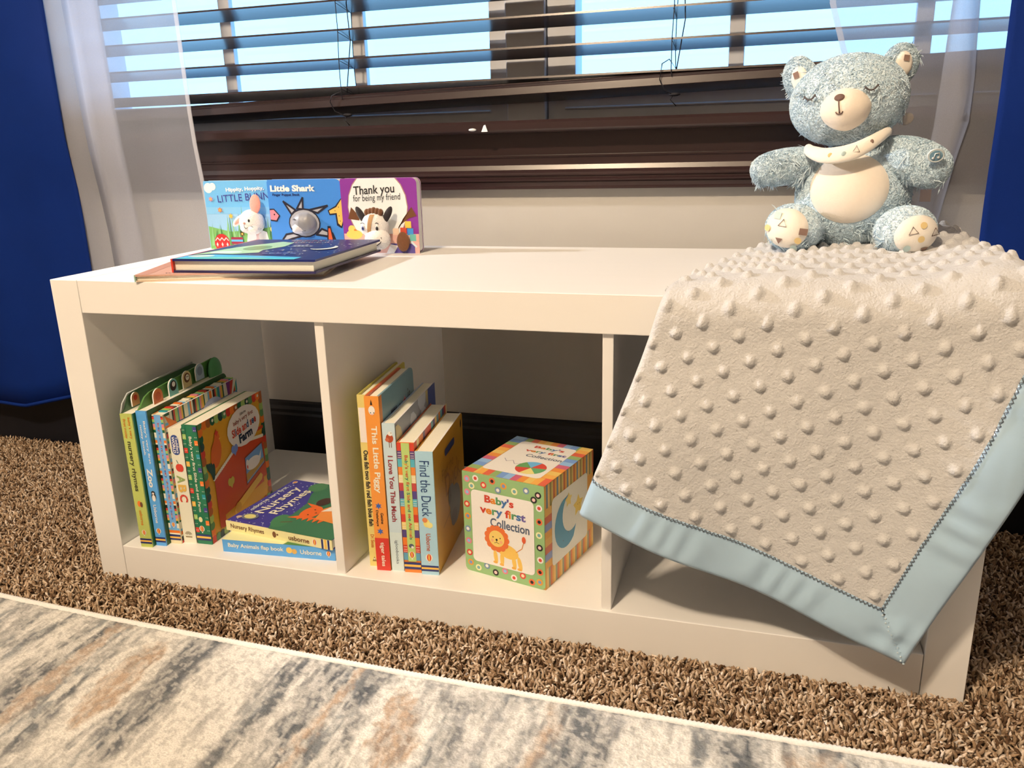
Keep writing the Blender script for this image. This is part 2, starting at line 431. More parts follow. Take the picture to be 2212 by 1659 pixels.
for cx, ends in ((0.205 - 0.5, 0), (0.742 - 0.5, 1)):
    railz = 0.0285 + (cx) * math.tan(math.radians(1.20))
    for yy in (-0.0265, 0.0265):
        mb = MB(); path = [(cx + (0.004 if yy > 0 else 0), yy, railz + 0.008)]
        for k in range(NSL): path.append((cx + 0.0015 * math.sin(k * 1.7 + yy * 90), yy, 0.0445 + 0.0437 * k - (0.004 if yy > 0 else -0.004)))
        mb.tube(path, 0.0007, cord_m, k=5)
        for k in range(NSL):
            if yy < 0: mb.tube([(cx, -0.0265, 0.0465 + 0.0437 * k), (cx, 0.0265, 0.0375 + 0.0437 * k)], 0.0005, cord_m, k=4)
        mb.build('ladder_cord', blind)
    mb = MB()                                               # lift cord with a loop round the rail, tied underneath
    lx = cx - 0.018
    path = [(cx + 0.012, -0.012, 0.20), (cx + 0.016, -0.014, 0.12), (cx + 0.006, -0.020, railz + 0.018), (cx - 0.004, -0.026, railz + 0.020), (lx, -0.029, railz + 0.014), (lx - 0.003, -0.030, railz + 0.004),
            (lx + 0.004, -0.029, railz - 0.010), (lx + 0.014, -0.022, railz - 0.016), (cx + 0.004, -0.018, railz - 0.015), (cx - 0.002, -0.020, railz - 0.024), (cx + 0.007, -0.021, railz - 0.033)]
    if ends: path = [(a + (0.004 if 3 < i < 8 else 0), b, c_ + (0.012 if i in (3, 4) else 0)) for i, (a, b, c_) in enumerate(path)]
    mb.tube(path, 0.0009, cord_m, k=5)
    mb.ellipsoid((cx + 0.004, -0.020, railz - 0.0165), ((0.009, 0, 0), (0, 0.004, 0), (0, 0, 0.0028)), cord_m, 10, 6)
    mb.build('lift_cord', blind)

chip_m = mat('putty', seen(214, 205, 190), rough=0.8, var=0.08)
mb = MB()
mb.add([(-0.005, -0.002, 0), (0.0052, -0.002, 0), (0.0048, 0.003, 0), (-0.0045, 0.003, 0), (0.0012, 0, 0.0105), (-0.0018, 0.0005, 0.0095)], [(0, 1, 4, 5), (1, 2, 4), (2, 3, 5, 4), (3, 0, 5), (3, 2, 1, 0)], chip_m)
mb.ellipsoid((-0.020, 0, 0.0035), ((0.0065, 0, 0), (0, 0.0025, 0), (0, 0, 0.0022)), chip_m, 10, 6)
tag(mb.build('putty_blob', loc=(0.4640, 0.4125, 0.5915)), 'small white blob of dried putty on the edge of the window stool', 'putty')

# ------------------------------------------------------------------ curtains
def cloth_mat(name, color, mixt, transl=0.5, sheen=0.0):
    m = bpy.data.materials.new(name); m.use_nodes = True
    n = m.node_tree.nodes; l = m.node_tree.links; n.remove(n['Principled BSDF'])
    df = n.new('ShaderNodeBsdfDiffuse'); df.inputs[0].default_value = color + (1,)
    tl = n.new('ShaderNodeBsdfTranslucent'); tl.inputs[0].default_value = color + (1,)
    m1 = n.new('ShaderNodeMixShader'); m1.inputs[0].default_value = transl
    l.new(df.outputs[0], m1.inputs[1]); l.new(tl.outputs[0], m1.inputs[2])
    tr = n.new('ShaderNodeBsdfTransparent'); m2 = n.new('ShaderNodeMixShader')
    t = n.new('ShaderNodeTexCoord'); nz = n.new('ShaderNodeTexNoise'); nz.inputs['Scale'].default_value = 900
    l.new(t.outputs['Object'], nz.inputs['Vector'])
    lw = n.new('ShaderNodeLayerWeight'); lw.inputs[0].default_value = 0.35
    ad = n.new('ShaderNodeMath'); ad.operation = 'MULTIPLY_ADD'; ad.inputs[1].default_value = 0.10; ad.inputs[2].default_value = mixt - 0.05
    l.new(nz.outputs['Fac'], ad.inputs[0])
    a2 = n.new('ShaderNodeMath'); a2.operation = 'MULTIPLY_ADD'; a2.inputs[1].default_value = 0.35; a2.use_clamp = True
    l.new(lw.outputs['Facing'], a2.inputs[0]); l.new(ad.outputs[0], a2.inputs[2])
    l.new(a2.outputs[0], m2.inputs[0]); l.new(tr.outputs[0], m2.inputs[1]); l.new(m1.outputs[0], m2.inputs[2])
    l.new(m2.outputs[0], n['Material Output'].inputs[0]); return m
sheer_m = cloth_mat('white_sheer', (0.82, 0.86, 0.97), 0.44, 0.62)
hem_m = cloth_mat('white_sheer_hem', (0.88, 0.88, 0.92), 0.55, 0.4)
ZT = 2.05
def lerp_prof(pts, z):                                      # pts: [(z, x)] sorted by z
    return float(np.interp(z, [p[0] for p in pts], [p[1] for p in pts]))
def sheet(mb, edges, z0, z1, m, nz_=40, sub=8, yoff=0.0, wave=0.003, y_of=None):
    """edges: list of fold lines, each [(z, x)]; the cloth runs from one to the next and turns back at each"""
    ne = len(edges); cols = []
    for e in range(ne - 1):
        for k in range(sub): cols.append((e, k / sub))
    cols.append((ne - 2, 1.0))
    verts = []
    for j in range(nz_ + 1):
        z = z0 + (z1 - z0) * j / nz_
        for ci, (e, t) in enumerate(cols):
            xa, xb = lerp_prof(edges[e], z), lerp_prof(edges[e + 1], z)
            x = xa + (xb - xa) * t
            y = y_of(z) + yoff + 0.0030 * (e + t) * (1 if ne > 2 else 0) + wave * math.sin(x * 55 + z * 3.0) + 0.5 * wave * math.sin(x * 130 - z * 5)
            verts.append((x, y, z))
    n = len(cols)
    mb.add(verts, [(j * n + i, j * n + i + 1, (j + 1) * n + i + 1, (j + 1) * n + i) for j in range(nz_) for i in range(n - 1)], m, True)
yS = lambda z: 0.4045 - 0.012 * max(0.0, min(1.0, (z - 0.45) / 0.15))
eL0 = [(0.0, -0.328), (0.364, -0.3364), (0.602, -0.3458), (0.83, -0.349), (2.1, -0.36)]
eL1 = [(0.0, -0.255), (0.374, -0.2636), (0.576, -0.2693), (0.8265, -0.2757), (2.1, -0.30)]
eL1b = [(z, x - 0.004) for z, x in eL1]
eL2 = [(0.0, -0.185), (0.388, -0.1942), (0.598, -0.2000), (0.822, -0.2045), (2.1, -0.23)]
eH = [(0.0, -0.026), (0.525, -0.0382), (0.6685, -0.0429), (0.811, -0.0454), (2.1, -0.075)]
eH2 = [(z, x - 0.0075) for z, x in eH]
sheerL = thing('sheer_curtain', 'sheer white curtain hanging beside the bunny book at the left of the window', 'curtain', (-0.19, 0.40, 0.03), group='white sheer curtains')
def local(mb, o): mb.v = [(v[0] - o.location[0], v[1] - o.location[1], v[2] - o.location[2]) for v in mb.v]; return mb
mb = MB(); sheet(mb, [eH, eL1, eL2, eL0, eL1b], 0.03, ZT, sheer_m, y_of=yS, yoff=-0.004, wave=0.0012); local(mb, sheerL).build('sheer_panel', sheerL)
mb = MB(); sheet(mb, [eH, eH2], 0.03, ZT, hem_m, y_of=yS, yoff=-0.0053, wave=0.0012); local(mb, sheerL).build('side_hem', sheerL)
rH = [(0.0, 1.03), (0.45, 1.015), (0.60, 0.990), (0.668, 0.977), (0.6856, 0.9651), (0.7146, 0.9531), (0.743, 0.9481), (2.1, 0.93)]
rF1 = [(0.0, 1.055), (0.40, 1.072), (0.571, 1.089), (0.733, 1.0951), (2.1, 1.12)]
rF2 = [(0.0, 1.09), (0.40, 1.100), (0.5467, 1.1215), (0.5955, 1.1320), (0.731, 1.1255), (2.1, 1.15)]
rE = [(0.0, 1.150), (0.412, 1.162), (0.528, 1.1688), (0.6635, 1.1728), (0.7275, 1.1745), (2.1, 1.19)]
rH2 = [(z, x + 0.0075) for z, x in rH]
sheerR = thing('sheer_curtain', 'sheer white curtain hanging behind the teddy bear', 'curtain', (1.08, 0.40, 0.03), group='white sheer curtains')
mb = MB(); sheet(mb, [rH, rF2, rF1, rE], 0.03, ZT, sheer_m, y_of=yS, yoff=-0.004, wave=0.0012); local(mb, sheerR).build('sheer_panel', sheerR)
mb = MB(); sheet(mb, [rH, rH2], 0.03, ZT, hem_m, y_of=yS, yoff=-0.0053, wave=0.0012); local(mb, sheerR).build('side_hem', sheerR)

navy = mat('navy_curtain', (0.003, 0.022, 0.175), rough=0.75, spec=0.12, var=0.12, scale=14, sheen=0.0, bump=0.15, bump_scale=700)
def drape(name, label, x0, x1, z0f, seed):
    o = thing(name, label, 'curtain', ((x0 + x1) / 2, 0.40, z0f(0.5)), group='navy blackout curtains')
    nx, nz_ = 90, 40; verts = []
    for j in range(nz_ + 1):
        for i in range(nx + 1):
            u = i / nx; x = x0 + (x1 - x0) * u; z0 = z0f(u); z = z0 + (ZT - z0) * j / nz_
            y = 0.398 + 0.005 * math.sin(x * 17 + seed + 0.4 * math.sin(z * 3)) + 0.002 * math.sin(x * 41 + seed * 2 + z)
            if z > 0.5: y -= 0.012 * min(1, (z - 0.5) / 0.1)
            verts.append((x + 0.02 * (z - 0.6) * (1 if x < 0 else -1) * 0.3, y, z))
    mb = MB(); n = nx + 1
    mb.add(verts, [(j * n + i, j * n + i + 1, (j + 1) * n + i + 1, (j + 1) * n + i) for j in range(nz_) for i in range(nx)], navy, True)
    local(mb, o).build('curtain_panel', o, solid=0.002)
    mb = MB(); pts = [verts[i] for i in range(n)]           # weighted bottom hem
    mb.tube([(p[0], p[1], p[2] + 0.004) for p in pts], 0.004, navy, k=6); local(mb, o).build('bottom_hem', o)
    return o
drape('blackout_curtain', 'navy blue blackout curtain hanging left of the white bench', -1.05, -0.318, lambda u: 0.085 + 0.045 * max(0, u - 0.72) / 0.28, 0.6)
drape('blackout_curtain', 'navy blue blackout curtain hanging at the right end of the bench behind the blanket', 1.160, 1.85, lambda u: 0.085, 2.1)

# ================================================================== carpet pile and rug
def rug_edge(x): return -0.1005 - 0.0275 * (1 - np.exp(-np.clip(x + 0.12, 0, None) / 0.38))
def tufts(name, x0, x1, y0, y1, step):
    nx, ny = int((x1 - x0) / step), int((y1 - y0) / step)
    gx, gy = np.meshgrid(np.arange(nx), np.arange(ny)); N = nx * ny
    px = x0 + (gx.ravel() + rng.random(N)) * step; py = y0 + (gy.ravel() + rng.random(N)) * step
    keep = (py > rug_edge(px) - 0.012) & (py < WALL - 0.018)
    keep &= ~((px > 0.004) & (px < W - 0.004) & (py > 0.004))
    px, py = px[keep], py[keep]; N = len(px)
    hgt = rng.uniform(0.009, 0.0155, N); ang = rng.random(N) * 2 * np.pi; lean = rng.uniform(0.002, 0.0105, N); curl = rng.uniform(-2.4, 2.4, N)
    near = sstep(0.0, 0.012, np.maximum(np.maximum(-px, px - W), -py)); hgt *= 0.75 + 0.25 * near
    rad = rng.uniform(0.0013, 0.0024, N)
    ts = np.array([0.0, 0.45, 0.8, 1.0]); rs = np.array([0.9, 1.15, 1.0, 0.35]); K = 4
    V = np.zeros((N, len(ts), K, 3))
    for i, t in enumerate(ts):
        a = ang + curl * t
        cx = px + np.cos(a) * lean * t ** 1.4; cy = py + np.sin(a) * lean * t ** 1.4; cz = -0.0125 + hgt * (t - 0.25 * t * t * (lean / 0.0105))
        for j in range(K):
            g = 2 * np.pi * j / K + ang + 2.2 * t
            V[:, i, j, 0] = cx + np.cos(g) * rad * rs[i]; V[:, i, j, 1] = cy + np.sin(g) * rad * rs[i] * 0.8; V[:, i, j, 2] = cz + np.sin(g * 1.0) * rad * rs[i] * 0.35
    q = []
    for i in range(len(ts) - 1):
        for j in range(K): q.append((i * K + j, i * K + (j + 1) % K, (i + 1) * K + (j + 1) % K, (i + 1) * K + j))
    q.append((12, 13, 14, 15)); q = np.array(q); P = len(ts) * K
    Q = (q[None] + (np.arange(N) * P)[:, None, None]).reshape(-1, 4)
    pal = np.array([seen(84, 58, 36), seen(136, 104, 72), seen(166, 134, 100), seen(186, 155, 120), seen(204, 176, 144)])
    pick = rng.choice(5, N, p=[0.16, 0.30, 0.30, 0.17, 0.07])
    colr = pal[pick] * rng.uniform(0.85, 1.15, (N, 1))
    tw = np.array([0.75, 0.95, 1.05, 1.05])                                        # tuft colour is darker at the root, paler towards the cut end
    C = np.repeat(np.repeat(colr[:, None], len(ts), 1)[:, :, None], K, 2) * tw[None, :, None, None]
    return V.reshape(-1, 3), Q, C.reshape(-1, 3)
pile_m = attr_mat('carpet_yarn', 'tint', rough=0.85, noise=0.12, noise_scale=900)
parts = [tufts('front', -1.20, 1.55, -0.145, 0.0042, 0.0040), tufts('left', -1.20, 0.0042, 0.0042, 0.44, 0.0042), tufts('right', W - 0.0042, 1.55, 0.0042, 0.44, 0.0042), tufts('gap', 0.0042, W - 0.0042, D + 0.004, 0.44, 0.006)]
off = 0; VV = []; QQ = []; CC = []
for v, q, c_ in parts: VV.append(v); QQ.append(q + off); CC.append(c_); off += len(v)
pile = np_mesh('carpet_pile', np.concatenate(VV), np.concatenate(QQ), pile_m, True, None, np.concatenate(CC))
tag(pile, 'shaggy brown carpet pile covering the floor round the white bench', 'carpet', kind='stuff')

RX0, RX1, RY0, st = -1.15, 1.75, -0.95, 0.0030
nx = int((RX1 - RX0) / st); ny = 290
xs = np.linspace(RX0, RX1, nx + 1); fr = np.linspace(0, 1, ny + 1) ** 1.25
X, F = np.meshgrid(xs, fr); Y = rug_edge(X) - 0.004 + (RY0 - rug_edge(X)) * F
wx = X + 0.020 * (fbm(X * 18, Y * 12, 3) - 0.5) * 2 + 0.010 * (fbm(X * 110, Y * 70, 8) - 0.5) * 2
wy = Y + 0.020 * (fbm(X * 20, Y * 12, 5) - 0.5) * 2 + 0.008 * (fbm(X * 110, Y * 90, 9) - 0.5) * 2
CREAM, GREY, DARK, TAN, MID = (np.array(seen(*c)) for c in ((214, 197, 172), (140, 134, 122), (80, 79, 76), (172, 142, 112), (162, 150, 134)))
C = np.zeros(X.shape + (3,)) + GREY
def put(mask, col, amt=1.0):
    global C
    a = np.clip(mask * amt, 0, 1)[..., None]; C = C * (1 - a) + col * a
def stroke(x0, y0, x1, y1, w0, w1, col, soft=0.5, amt=1.0):
    """a brushed band running from (x0,y0) to (x1,y1), half-widths w0 and w1"""
    t = np.clip((wy - y0) / (y1 - y0), 0, 1); cx = x0 + (x1 - x0) * t; hw = w0 + (w1 - w0) * t
    ins = sstep(0, 0.025, (y0 - wy)) * sstep(0, 0.03, (wy - y1))
    put((1 - sstep(hw * (1 - soft), hw * (1 + soft * 0.4), np.abs(wx - cx))) * ins, col, amt)
def leaf(cx, cy, rx, ry, tilt_, col, ring_w=0.35, rim=CREAM, amt=1.0):
    dx, dy = wx - cx - tilt_ * (wy - cy), wy - cy; r = np.sqrt((dx / rx) ** 2 + (dy / ry) ** 2)
    put(1 - sstep(1.15, 1.15 + ring_w, r), rim, amt); put(1 - sstep(0.75, 1.0, r), col, amt)
put(sstep(0.45, 0.65, fbm(X * 30, Y * 8, 21)), MID, 0.75)
put(sstep(0.52, 0.66, fbm(X * 26, Y * 7, 33)), DARK, 0.55)
put(sstep(0.56, 0.66, fbm(X * 60, Y * 9, 41)), CREAM, 0.7)
put(sstep(0.53, 0.60, fbm(X * 95, Y * 16, 81)), CREAM, 0.75); put(sstep(0.58, 0.64, fbm(X * 80, Y * 13, 87)), DARK, 0.75); put(sstep(0.60, 0.68, fbm(X * 34, Y * 22, 93)), DARK, 0.6)
for sx_ in (0.0, 1.15, -1.15):                                                      # the woven repeat
    stroke(0.350 + sx_, -0.10, 0.352 + sx_, -0.42, 0.040, 0.050, CREAM, 0.25)
    stroke(0.276 + sx_, -0.10, 0.318 + sx_, -0.42, 0.026, 0.014, DARK, 0.7, 0.75)
    leaf(0.222 + sx_, -0.225, 0.026, 0.085, -0.05, TAN, 0.45)
    stroke(0.149 + sx_, -0.11, 0.143 + sx_, -0.45, 0.010, 0.012, TAN, 0.5, 0.8)
    stroke(0.136 + sx_, -0.12, 0.131 + sx_, -0.45, 0.004, 0.003, DARK, 0.6, 0.9)
    stroke(0.085 + sx_, -0.10, 0.070 + sx_, -0.42, 0.016, 0.008, CREAM, 0.6, 0.8)
    stroke(0.030 + sx_, -0.10, 0.020 + sx_, -0.40, 0.008, 0.012, DARK, 0.8, 0.6)
    stroke(-0.03 + sx_, -0.11, -0.02 + sx_, -0.40, 0.012, 0.020, CREAM, 0.7, 0.8)
    leaf(-0.10 + sx_, -0.22, 0.020, 0.08, 0.05, TAN, 0.5)
    stroke(0.412 + sx_, -0.12, 0.408 + sx_, -0.40, 0.006, 0.010, DARK, 0.8, 0.8)
    stroke(0.432 + sx_, -0.17, 0.424 + sx_, -0.38, 0.012, 0.020, CREAM, 0.6, 0.9)
    stroke(0.446 + sx_, -0.11, 0.440 + sx_, -0.22, 0.018, 0.014, DARK, 0.8, 0.75)
    stroke(0.4755 + sx_, -0.115, 0.4755 + sx_, -0.42, 0.0075, 0.0085, TAN, 0.45, 1.0)
    stroke(0.463 + sx_, -0.12, 0.462 + sx_, -0.42, 0.003, 0.003, DARK, 0.6, 0.9)
    stroke(0.505 + sx_, -0.125, 0.500 + sx_, -0.20, 0.022, 0.030, DARK, 0.8, 0.75)
    leaf(0.556 + sx_, -0.222, 0.027, 0.075, -0.10, TAN, 0.5)
    stroke(0.612 + sx_, -0.135, 0.622 + sx_, -0.185, 0.055, 0.040, DARK, 0.7, 0.85)
    stroke(0.640 + sx_, -0.17, 0.632 + sx_, -0.42, 0.010, 0.020, MID, 0.7, 0.9)
    stroke(0.668 + sx_, -0.14, 0.664 + sx_, -0.42, 0.014, 0.006, CREAM, 0.7, 0.9)
    stroke(0.705 + sx_, -0.125, 0.700 + sx_, -0.40, 0.010, 0.012, TAN, 0.6, 0.9)
    stroke(0.735 + sx_, -0.135, 0.735 + sx_, -0.40, 0.022, 0.030, DARK, 0.8, 0.75)
    stroke(0.810 + sx_, -0.118, 0.800 + sx_, -0.40, 0.040, 0.045, CREAM, 0.3, 1.0)
    stroke(0.885 + sx_, -0.125, 0.900 + sx_, -0.22, 0.026, 0.024, DARK, 0.6, 0.9)
    stroke(0.960 + sx_, -0.13, 0.955 + sx_, -0.40, 0.022, 0.026, TAN, 0.6, 0.85)
    stroke(1.005 + sx_, -0.12, 1.000 + sx_, -0.40, 0.010, 0.020, CREAM, 0.6, 0.9)
put(sstep(0.56, 0.62, fbm(X * 100, Y * 20, 83)), CREAM, 0.40); put(sstep(0.60, 0.66, fbm(X * 85, Y * 16, 89)), DARK, 0.40)
grain = fbm(X * 260, Y * 150, 61, 3); put(sstep(0.50, 0.62, grain), CREAM, 0.42); put(sstep(0.52, 0.64, fbm(X * 240, Y * 170, 67, 3)), np.array(seen(128, 120, 106)), 0.38)
Z = 0.0118 + 0.0016 * (vnoise(X * 420, Y * 300, 71) - 0.5) + 0.0012 * (fbm(X * 40, Y * 30, 77) - 0.5)
Z = Z - 0.004 * (1 - sstep(0, 0.01, F))
rv = np.stack([X, Y, Z], -1).reshape(-1, 3)
ii, jj = np.meshgrid(np.arange(nx), np.arange(ny)); b0 = (jj * (nx + 1) + ii).ravel()
rq = np.stack([b0, b0 + nx + 1, b0 + nx + 2, b0 + 1], 1)
rug = thing('area_rug', 'pale area rug with grey, tan and cream brushed pattern on the carpet', 'rug', (0.3, -0.5, 0.0))
rug_m = attr_mat('rug_pile', 'tint', rough=0.95, noise=0.14, noise_scale=420, bump=0.6)
np_mesh('rug_pile', rv - np.array([0.3, -0.5, 0.0]), rq, rug_m, True, rug, C.reshape(-1, 3))
bind_m = mat('rug_binding', seen(226, 216, 204), rough=0.8, var=0.2, scale=500)
mb = MB(); path = []; rr = []; k = 0; x = RX0
while x < RX1:
    path.append((x - 0.3, float(rug_edge(np.array(x))) - 0.0035 + 0.5, 0.0085)); rr.append(0.0046 if k % 2 else 0.0036); k += 1; x += 0.0022
mb.tube(path, rr, bind_m, k=8); o = mb.build('binding', rug); o['label'] = 'white overcast binding along the rug edge'
mb = MB(); mb.box((RX0 - 0.3, RY0 + 0.5, 0.001), (RX1 - 0.3, -0.135 + 0.5, 0.0085), bind_m); mb.build('rug_backing', rug)

# ================================================================== the bench
white = mat('white_laminate', seen(236, 218, 192, 1.0), rough=0.42, spec=0.4, var=0.012, scale=40, stretch=(0.2, 1, 1), bump=0.02, bump_scale=140)
bench = thing('storage_bench', 'low white three-cubby storage bench standing on the carpet under the window', 'bench', (W / 2, D / 2, 0.0))
def board(name, a, b):
    mb = MB(); mb.box((a[0] - W / 2, a[1] - D / 2, a[2]), (b[0] - W / 2, b[1] - D / 2, b[2]), white); return mb.build(name, bench, bevel=0.0009)
g = 0.0004
board('side_panel', (0, 0, -0.010), (TB - g, D, H)); board('side_panel', (W - TB + g, 0, -0.010), (W, D, H))
board('top_board', (TB + g, 0, H - TB), (W - TB - g, D, H)); board('bottom_board', (TB + g, 0, -0.010), (W - TB - g, D, TB))
board('divider', (X1, 0.005, TB), (X1 + DV, D - 0.012, H - TB)); board('divider', (X2, 0.005, TB), (X2 + DV, D - 0.012, H - TB))
# ================================================================== books
paper = mat('page_edges', seen(232, 212, 176), rough=0.85, var=0.10, scale=900, stretch=(1, 1, 1), bump=0.1, bump_scale=1500)
paper_w = mat('white_board_edges', seen(240, 230, 214), rough=0.7, var=0.04, scale=400)
I = ink
BLACKI, WHITEI, CREAMI = I(40, 34, 32), I(250, 244, 232), I(246, 228, 190)
NAVYB, YEL, REDI, ORG = I(38, 44, 92), I(240, 178, 70), I(214, 60, 40), I(240, 120, 40)
GRN, DGRN, LGRN, TEAL, LBLUE = I(96, 150, 60), I(24, 92, 60), I(168, 190, 96), I(40, 140, 140), I(120, 180, 214)
PINK, BROWN, PURP, LPINK = I(232, 130, 130), I(112, 66, 36), I(132, 46, 122), I(240, 190, 170)
MULTI = [I(206, 62, 40), I(226, 128, 36), I(88, 140, 84), I(72, 110, 150), I(110, 92, 140)]
DOTS = [REDI, ORG, LGRN, TEAL, YEL, I(70, 60, 120)]
Xv, Yv, Zv = Vector((1, 0, 0)), Vector((0, 1, 0)), Vector((0, 0, 1))

def rounded(w, h, r, which=(0, 1, 1, 0), n=5):
    """outline of a board w x h; corner radii used at bottom-left, bottom-right, top-right, top-left where which is 1"""
    pts = []
    for (cx, cy, a0), k in zip(((0, 0, 180), (w, 0, 270), (w, h, 0), (0, h, 90)), which):
        if not k: pts.append((cx, cy)); continue
        ox = r if cx == 0 else w - r; oy = r if cy == 0 else h - r
        for i in range(n + 1):
            a = math.radians(a0 + 90 * i / n); pts.append((ox + r * math.cos(a), oy + r * math.sin(a)))
    return pts

def balloon(F, x, y, r, base=None):
    F.disc(x, y, r, CREAMI, 2, ry=r * 1.15); F.disc(x, y, r * 0.62, REDI, 3, ry=r * 1.1); F.disc(x, y, r * 0.25, YEL, 4, ry=r * 1.05)
    F.rect(x - 0.25 * r / F.w, y - 1.65 * r / F.h, x + 0.25 * r / F.w, y - 1.3 * r / F.h, WHITEI, 2)
def bands(F, y0, dy, ground=None):
    F.rect(0, y0, 1, y0 + dy, NAVYB, 2); F.rect(0, y0 + dy, 1, y0 + 2 * dy, YEL, 2); F.rect(0, y0 + 2 * dy, 1, y0 + 3 * dy, NAVYB, 2)

def upright(name, label, group, loc, yaw, T, Dp, Hh, spine_m, front_m, back_m=None, ct=0.0022, r=0.006, inset=0.003, page_m=None, back_outline=None, hard=False):
    """standing book, spine to the room, front cover on its right; returns thing and the spine / front faces to print on"""
    o = thing(name, label, 'book', loc, yaw, group)
    S = MB(); S.box((0, 0, 0), (T, ct, Hh), spine_m)
    Fc = MB(); out = rounded(Dp - ct, Hh, r, (0, 1, 1, 0))
    Fc.prism(out, (T, ct, 0), Yv, Zv, Xv, ct, front_m, side=(front_m if hard else paper_w))
    Bc = MB(); bo = back_outline or out
    Bc.prism(bo, (ct, ct, 0), Yv, Zv, Xv, ct, back_m or front_m, side=(back_m or front_m))
    P = MB(); z0 = inset if hard else 0.0004; z1 = Hh - (inset if hard else 0.0004); y1 = Dp - (inset if hard else 0.0006)
    P.prism(rounded(y1 - ct, z1 - z0, r, (0, 0 if hard else 1, 0 if hard else 1, 0)), (T - ct - 0.0002, ct, z0), Yv, Zv, Xv, T - 2 * ct - 0.0004, page_m or paper)
    SF = Face(S, (0, -0.00002, 0), Xv, Zv, T, Hh); FF = Face(Fc, (T + 0.00002, ct, 0), Yv, Zv, Dp - ct, Hh)
    BF = Face(Bc, (-0.00002, Dp, 0), -Yv, Zv, Dp - ct, Hh)
    return o, (S, Fc, Bc, P), SF, FF, BF
def finish(o, parts):
    S, Fc, Bc, P = parts
    S.build('spine', o); Fc.build('front_cover', o); Bc.build('back_cover', o); P.build('page_block', o)

GA, GB = 'board books standing in the first cubby', 'books standing in the second cubby'
# --- green book with sound tabs
T, Hh = 0.0176, 0.1965
tab_out = lambda Dp, top, dip: [(0, 0), (Dp - 0.006, 0), (Dp, 0.006), (Dp, top - 0.012), (Dp - 0.004, top - 0.003), (Dp - 0.012, top), (0.030, top - dip), (0.018, top - dip - 0.004), (0.008, Hh + 0.004), (0.002, Hh), (0, Hh)]
o, pt, SF, FF, BF = upright('board_book', 'green-spined board book with tall tabs, leftmost upright book of the first cubby', GA, (0.0722, 0.004, TB), 5.5, T, 0.19, Hh, I(190, 190, 90), I(60, 120, 70), I(80, 112, 70), r=0.010, back_outline=tab_out(0.188, 0.219, 0.0))
SF.down('nursery rhymes', 0.43, 0.80, I(60, 56, 30), x=0.42, height=0.0085, bold=0.02)
SF.down("baby's very", 0.82, 0.975, I(214, 120, 30), x=0.70, height=0.0052); SF.down('first noisy', 0.82, 0.965, I(214, 120, 30), x=0.28, height=0.0052)
SF.down('usborne', 0.17, 0.285, I(214, 120, 30), x=0.45, height=0.0048); SF.disc(0.45, 0.335, 0.003, ORG, 2, ry=0.0045); SF.disc(0.62, 0.33, 0.002, BROWN, 3, ry=0.004)
balloon(SF, 0.45, 0.115, 0.0032); bands(SF, 0.028, 0.013)
finish(o, pt)
def tab(parent, y, z, r, x, body, marks, name='tab'):
    mb = MB(); pts = [(r * math.cos(math.radians(a)), r * 0.5 + r * math.sin(math.radians(a))) for a in range(0, 181, 12)] + [(-r, -r * 0.8), (r, -r * 0.8)]
    pts = [(a, b) for a, b in pts]
    mb.prism(pts, (x, y, z), Yv, Zv, Xv, 0.0018, body, side=paper_w)
    F = Face(mb, (x + 0.00002, y - r, z - 0.8 * r), Yv, Zv, 2 * r, 2.3 * r)
    for q in marks: F.disc(q[0], q[1], q[2] * r, q[3], q[4] if len(q) > 4 else 1, ry=(q[5] * r if len(q) > 5 else None))
    return mb.build(name, parent)
tab(o, 0.028, Hh + 0.010, 0.008, 0.0068, I(222, 150, 90), [(0.5, 0.6, 0.5, REDI)])
mb = MB(); mb.tube([(0.001, 0.001, Hh), (0.001, 0.007, Hh + 0.012), (0.001, 0.020, Hh + 0.022), (0.001, 0.10, Hh + 0.0245), (0.001, 0.178, Hh + 0.0245)], 0.0011, mat('clear_plastic', (0.55, 0.6, 0.62), rough=0.15, spec=0.6, var=0.02), k=6)
mb.build('plastic_rim', o)
# --- blue zoo book with animal tabs
T, Hh = 0.0156, 0.199
o, pt, SF, FF, BF = upright('board_book', 'blue-spined board book with round animal tabs and a penguin on its spine', GA, (0.0908, 0.0125, TB), 4.5, T, 0.20, Hh, I(92, 158, 206), I(44, 92, 48), I(84, 128, 56), r=0.010, back_outline=tab_out(0.198, 0.224, 0.008))
SF.down("Baby's very first", 0.62, 0.93, WHITEI, x=0.68, height=0.0040); SF.down('noisy book', 0.68, 0.90, WHITEI, x=0.30, height=0.0040)
SF.down('Zoo', 0.445, 0.585, WHITEI, x=0.48, height=0.0082, bold=0.035)
SF.disc(0.5, 0.375, 0.0036, BLACKI, 2, ry=0.0062); SF.disc(0.5, 0.365, 0.0027, WHITEI, 3, ry=0.0050); SF.disc(0.5, 0.405, 0.0030, BLACKI, 4); SF.disc(0.5, 0.400, 0.0016, WHITEI, 5); SF.disc(0.5, 0.398, 0.0006, ORG, 6)
SF.down('Usborne', 0.175, 0.315, WHITEI, x=0.45, height=0.0046); balloon(SF, 0.45, 0.115, 0.0036); bands(SF, 0.028, 0.013)
finish(o, pt)
tab(o, 0.040, Hh + 0.004, 0.0105, 0.0085, I(224, 120, 60), [(0.5, 0.55, 0.6, I(206, 92, 50))])
tab(o, 0.076, Hh + 0.008, 0.0105, 0.0085, I(120, 180, 160), [(0.5, 0.58, 0.72, BLACKI), (0.55, 0.66, 0.36, WHITEI, 2)])
tab(o, 0.110, Hh + 0.010, 0.0105, 0.0085, I(216, 186, 120), [(0.5, 0.58, 0.68, BROWN), (0.55, 0.6, 0.42, CREAMI, 2), (0.48, 0.64, 0.09, BLACKI, 3), (0.62, 0.64, 0.09, BLACKI, 3)])
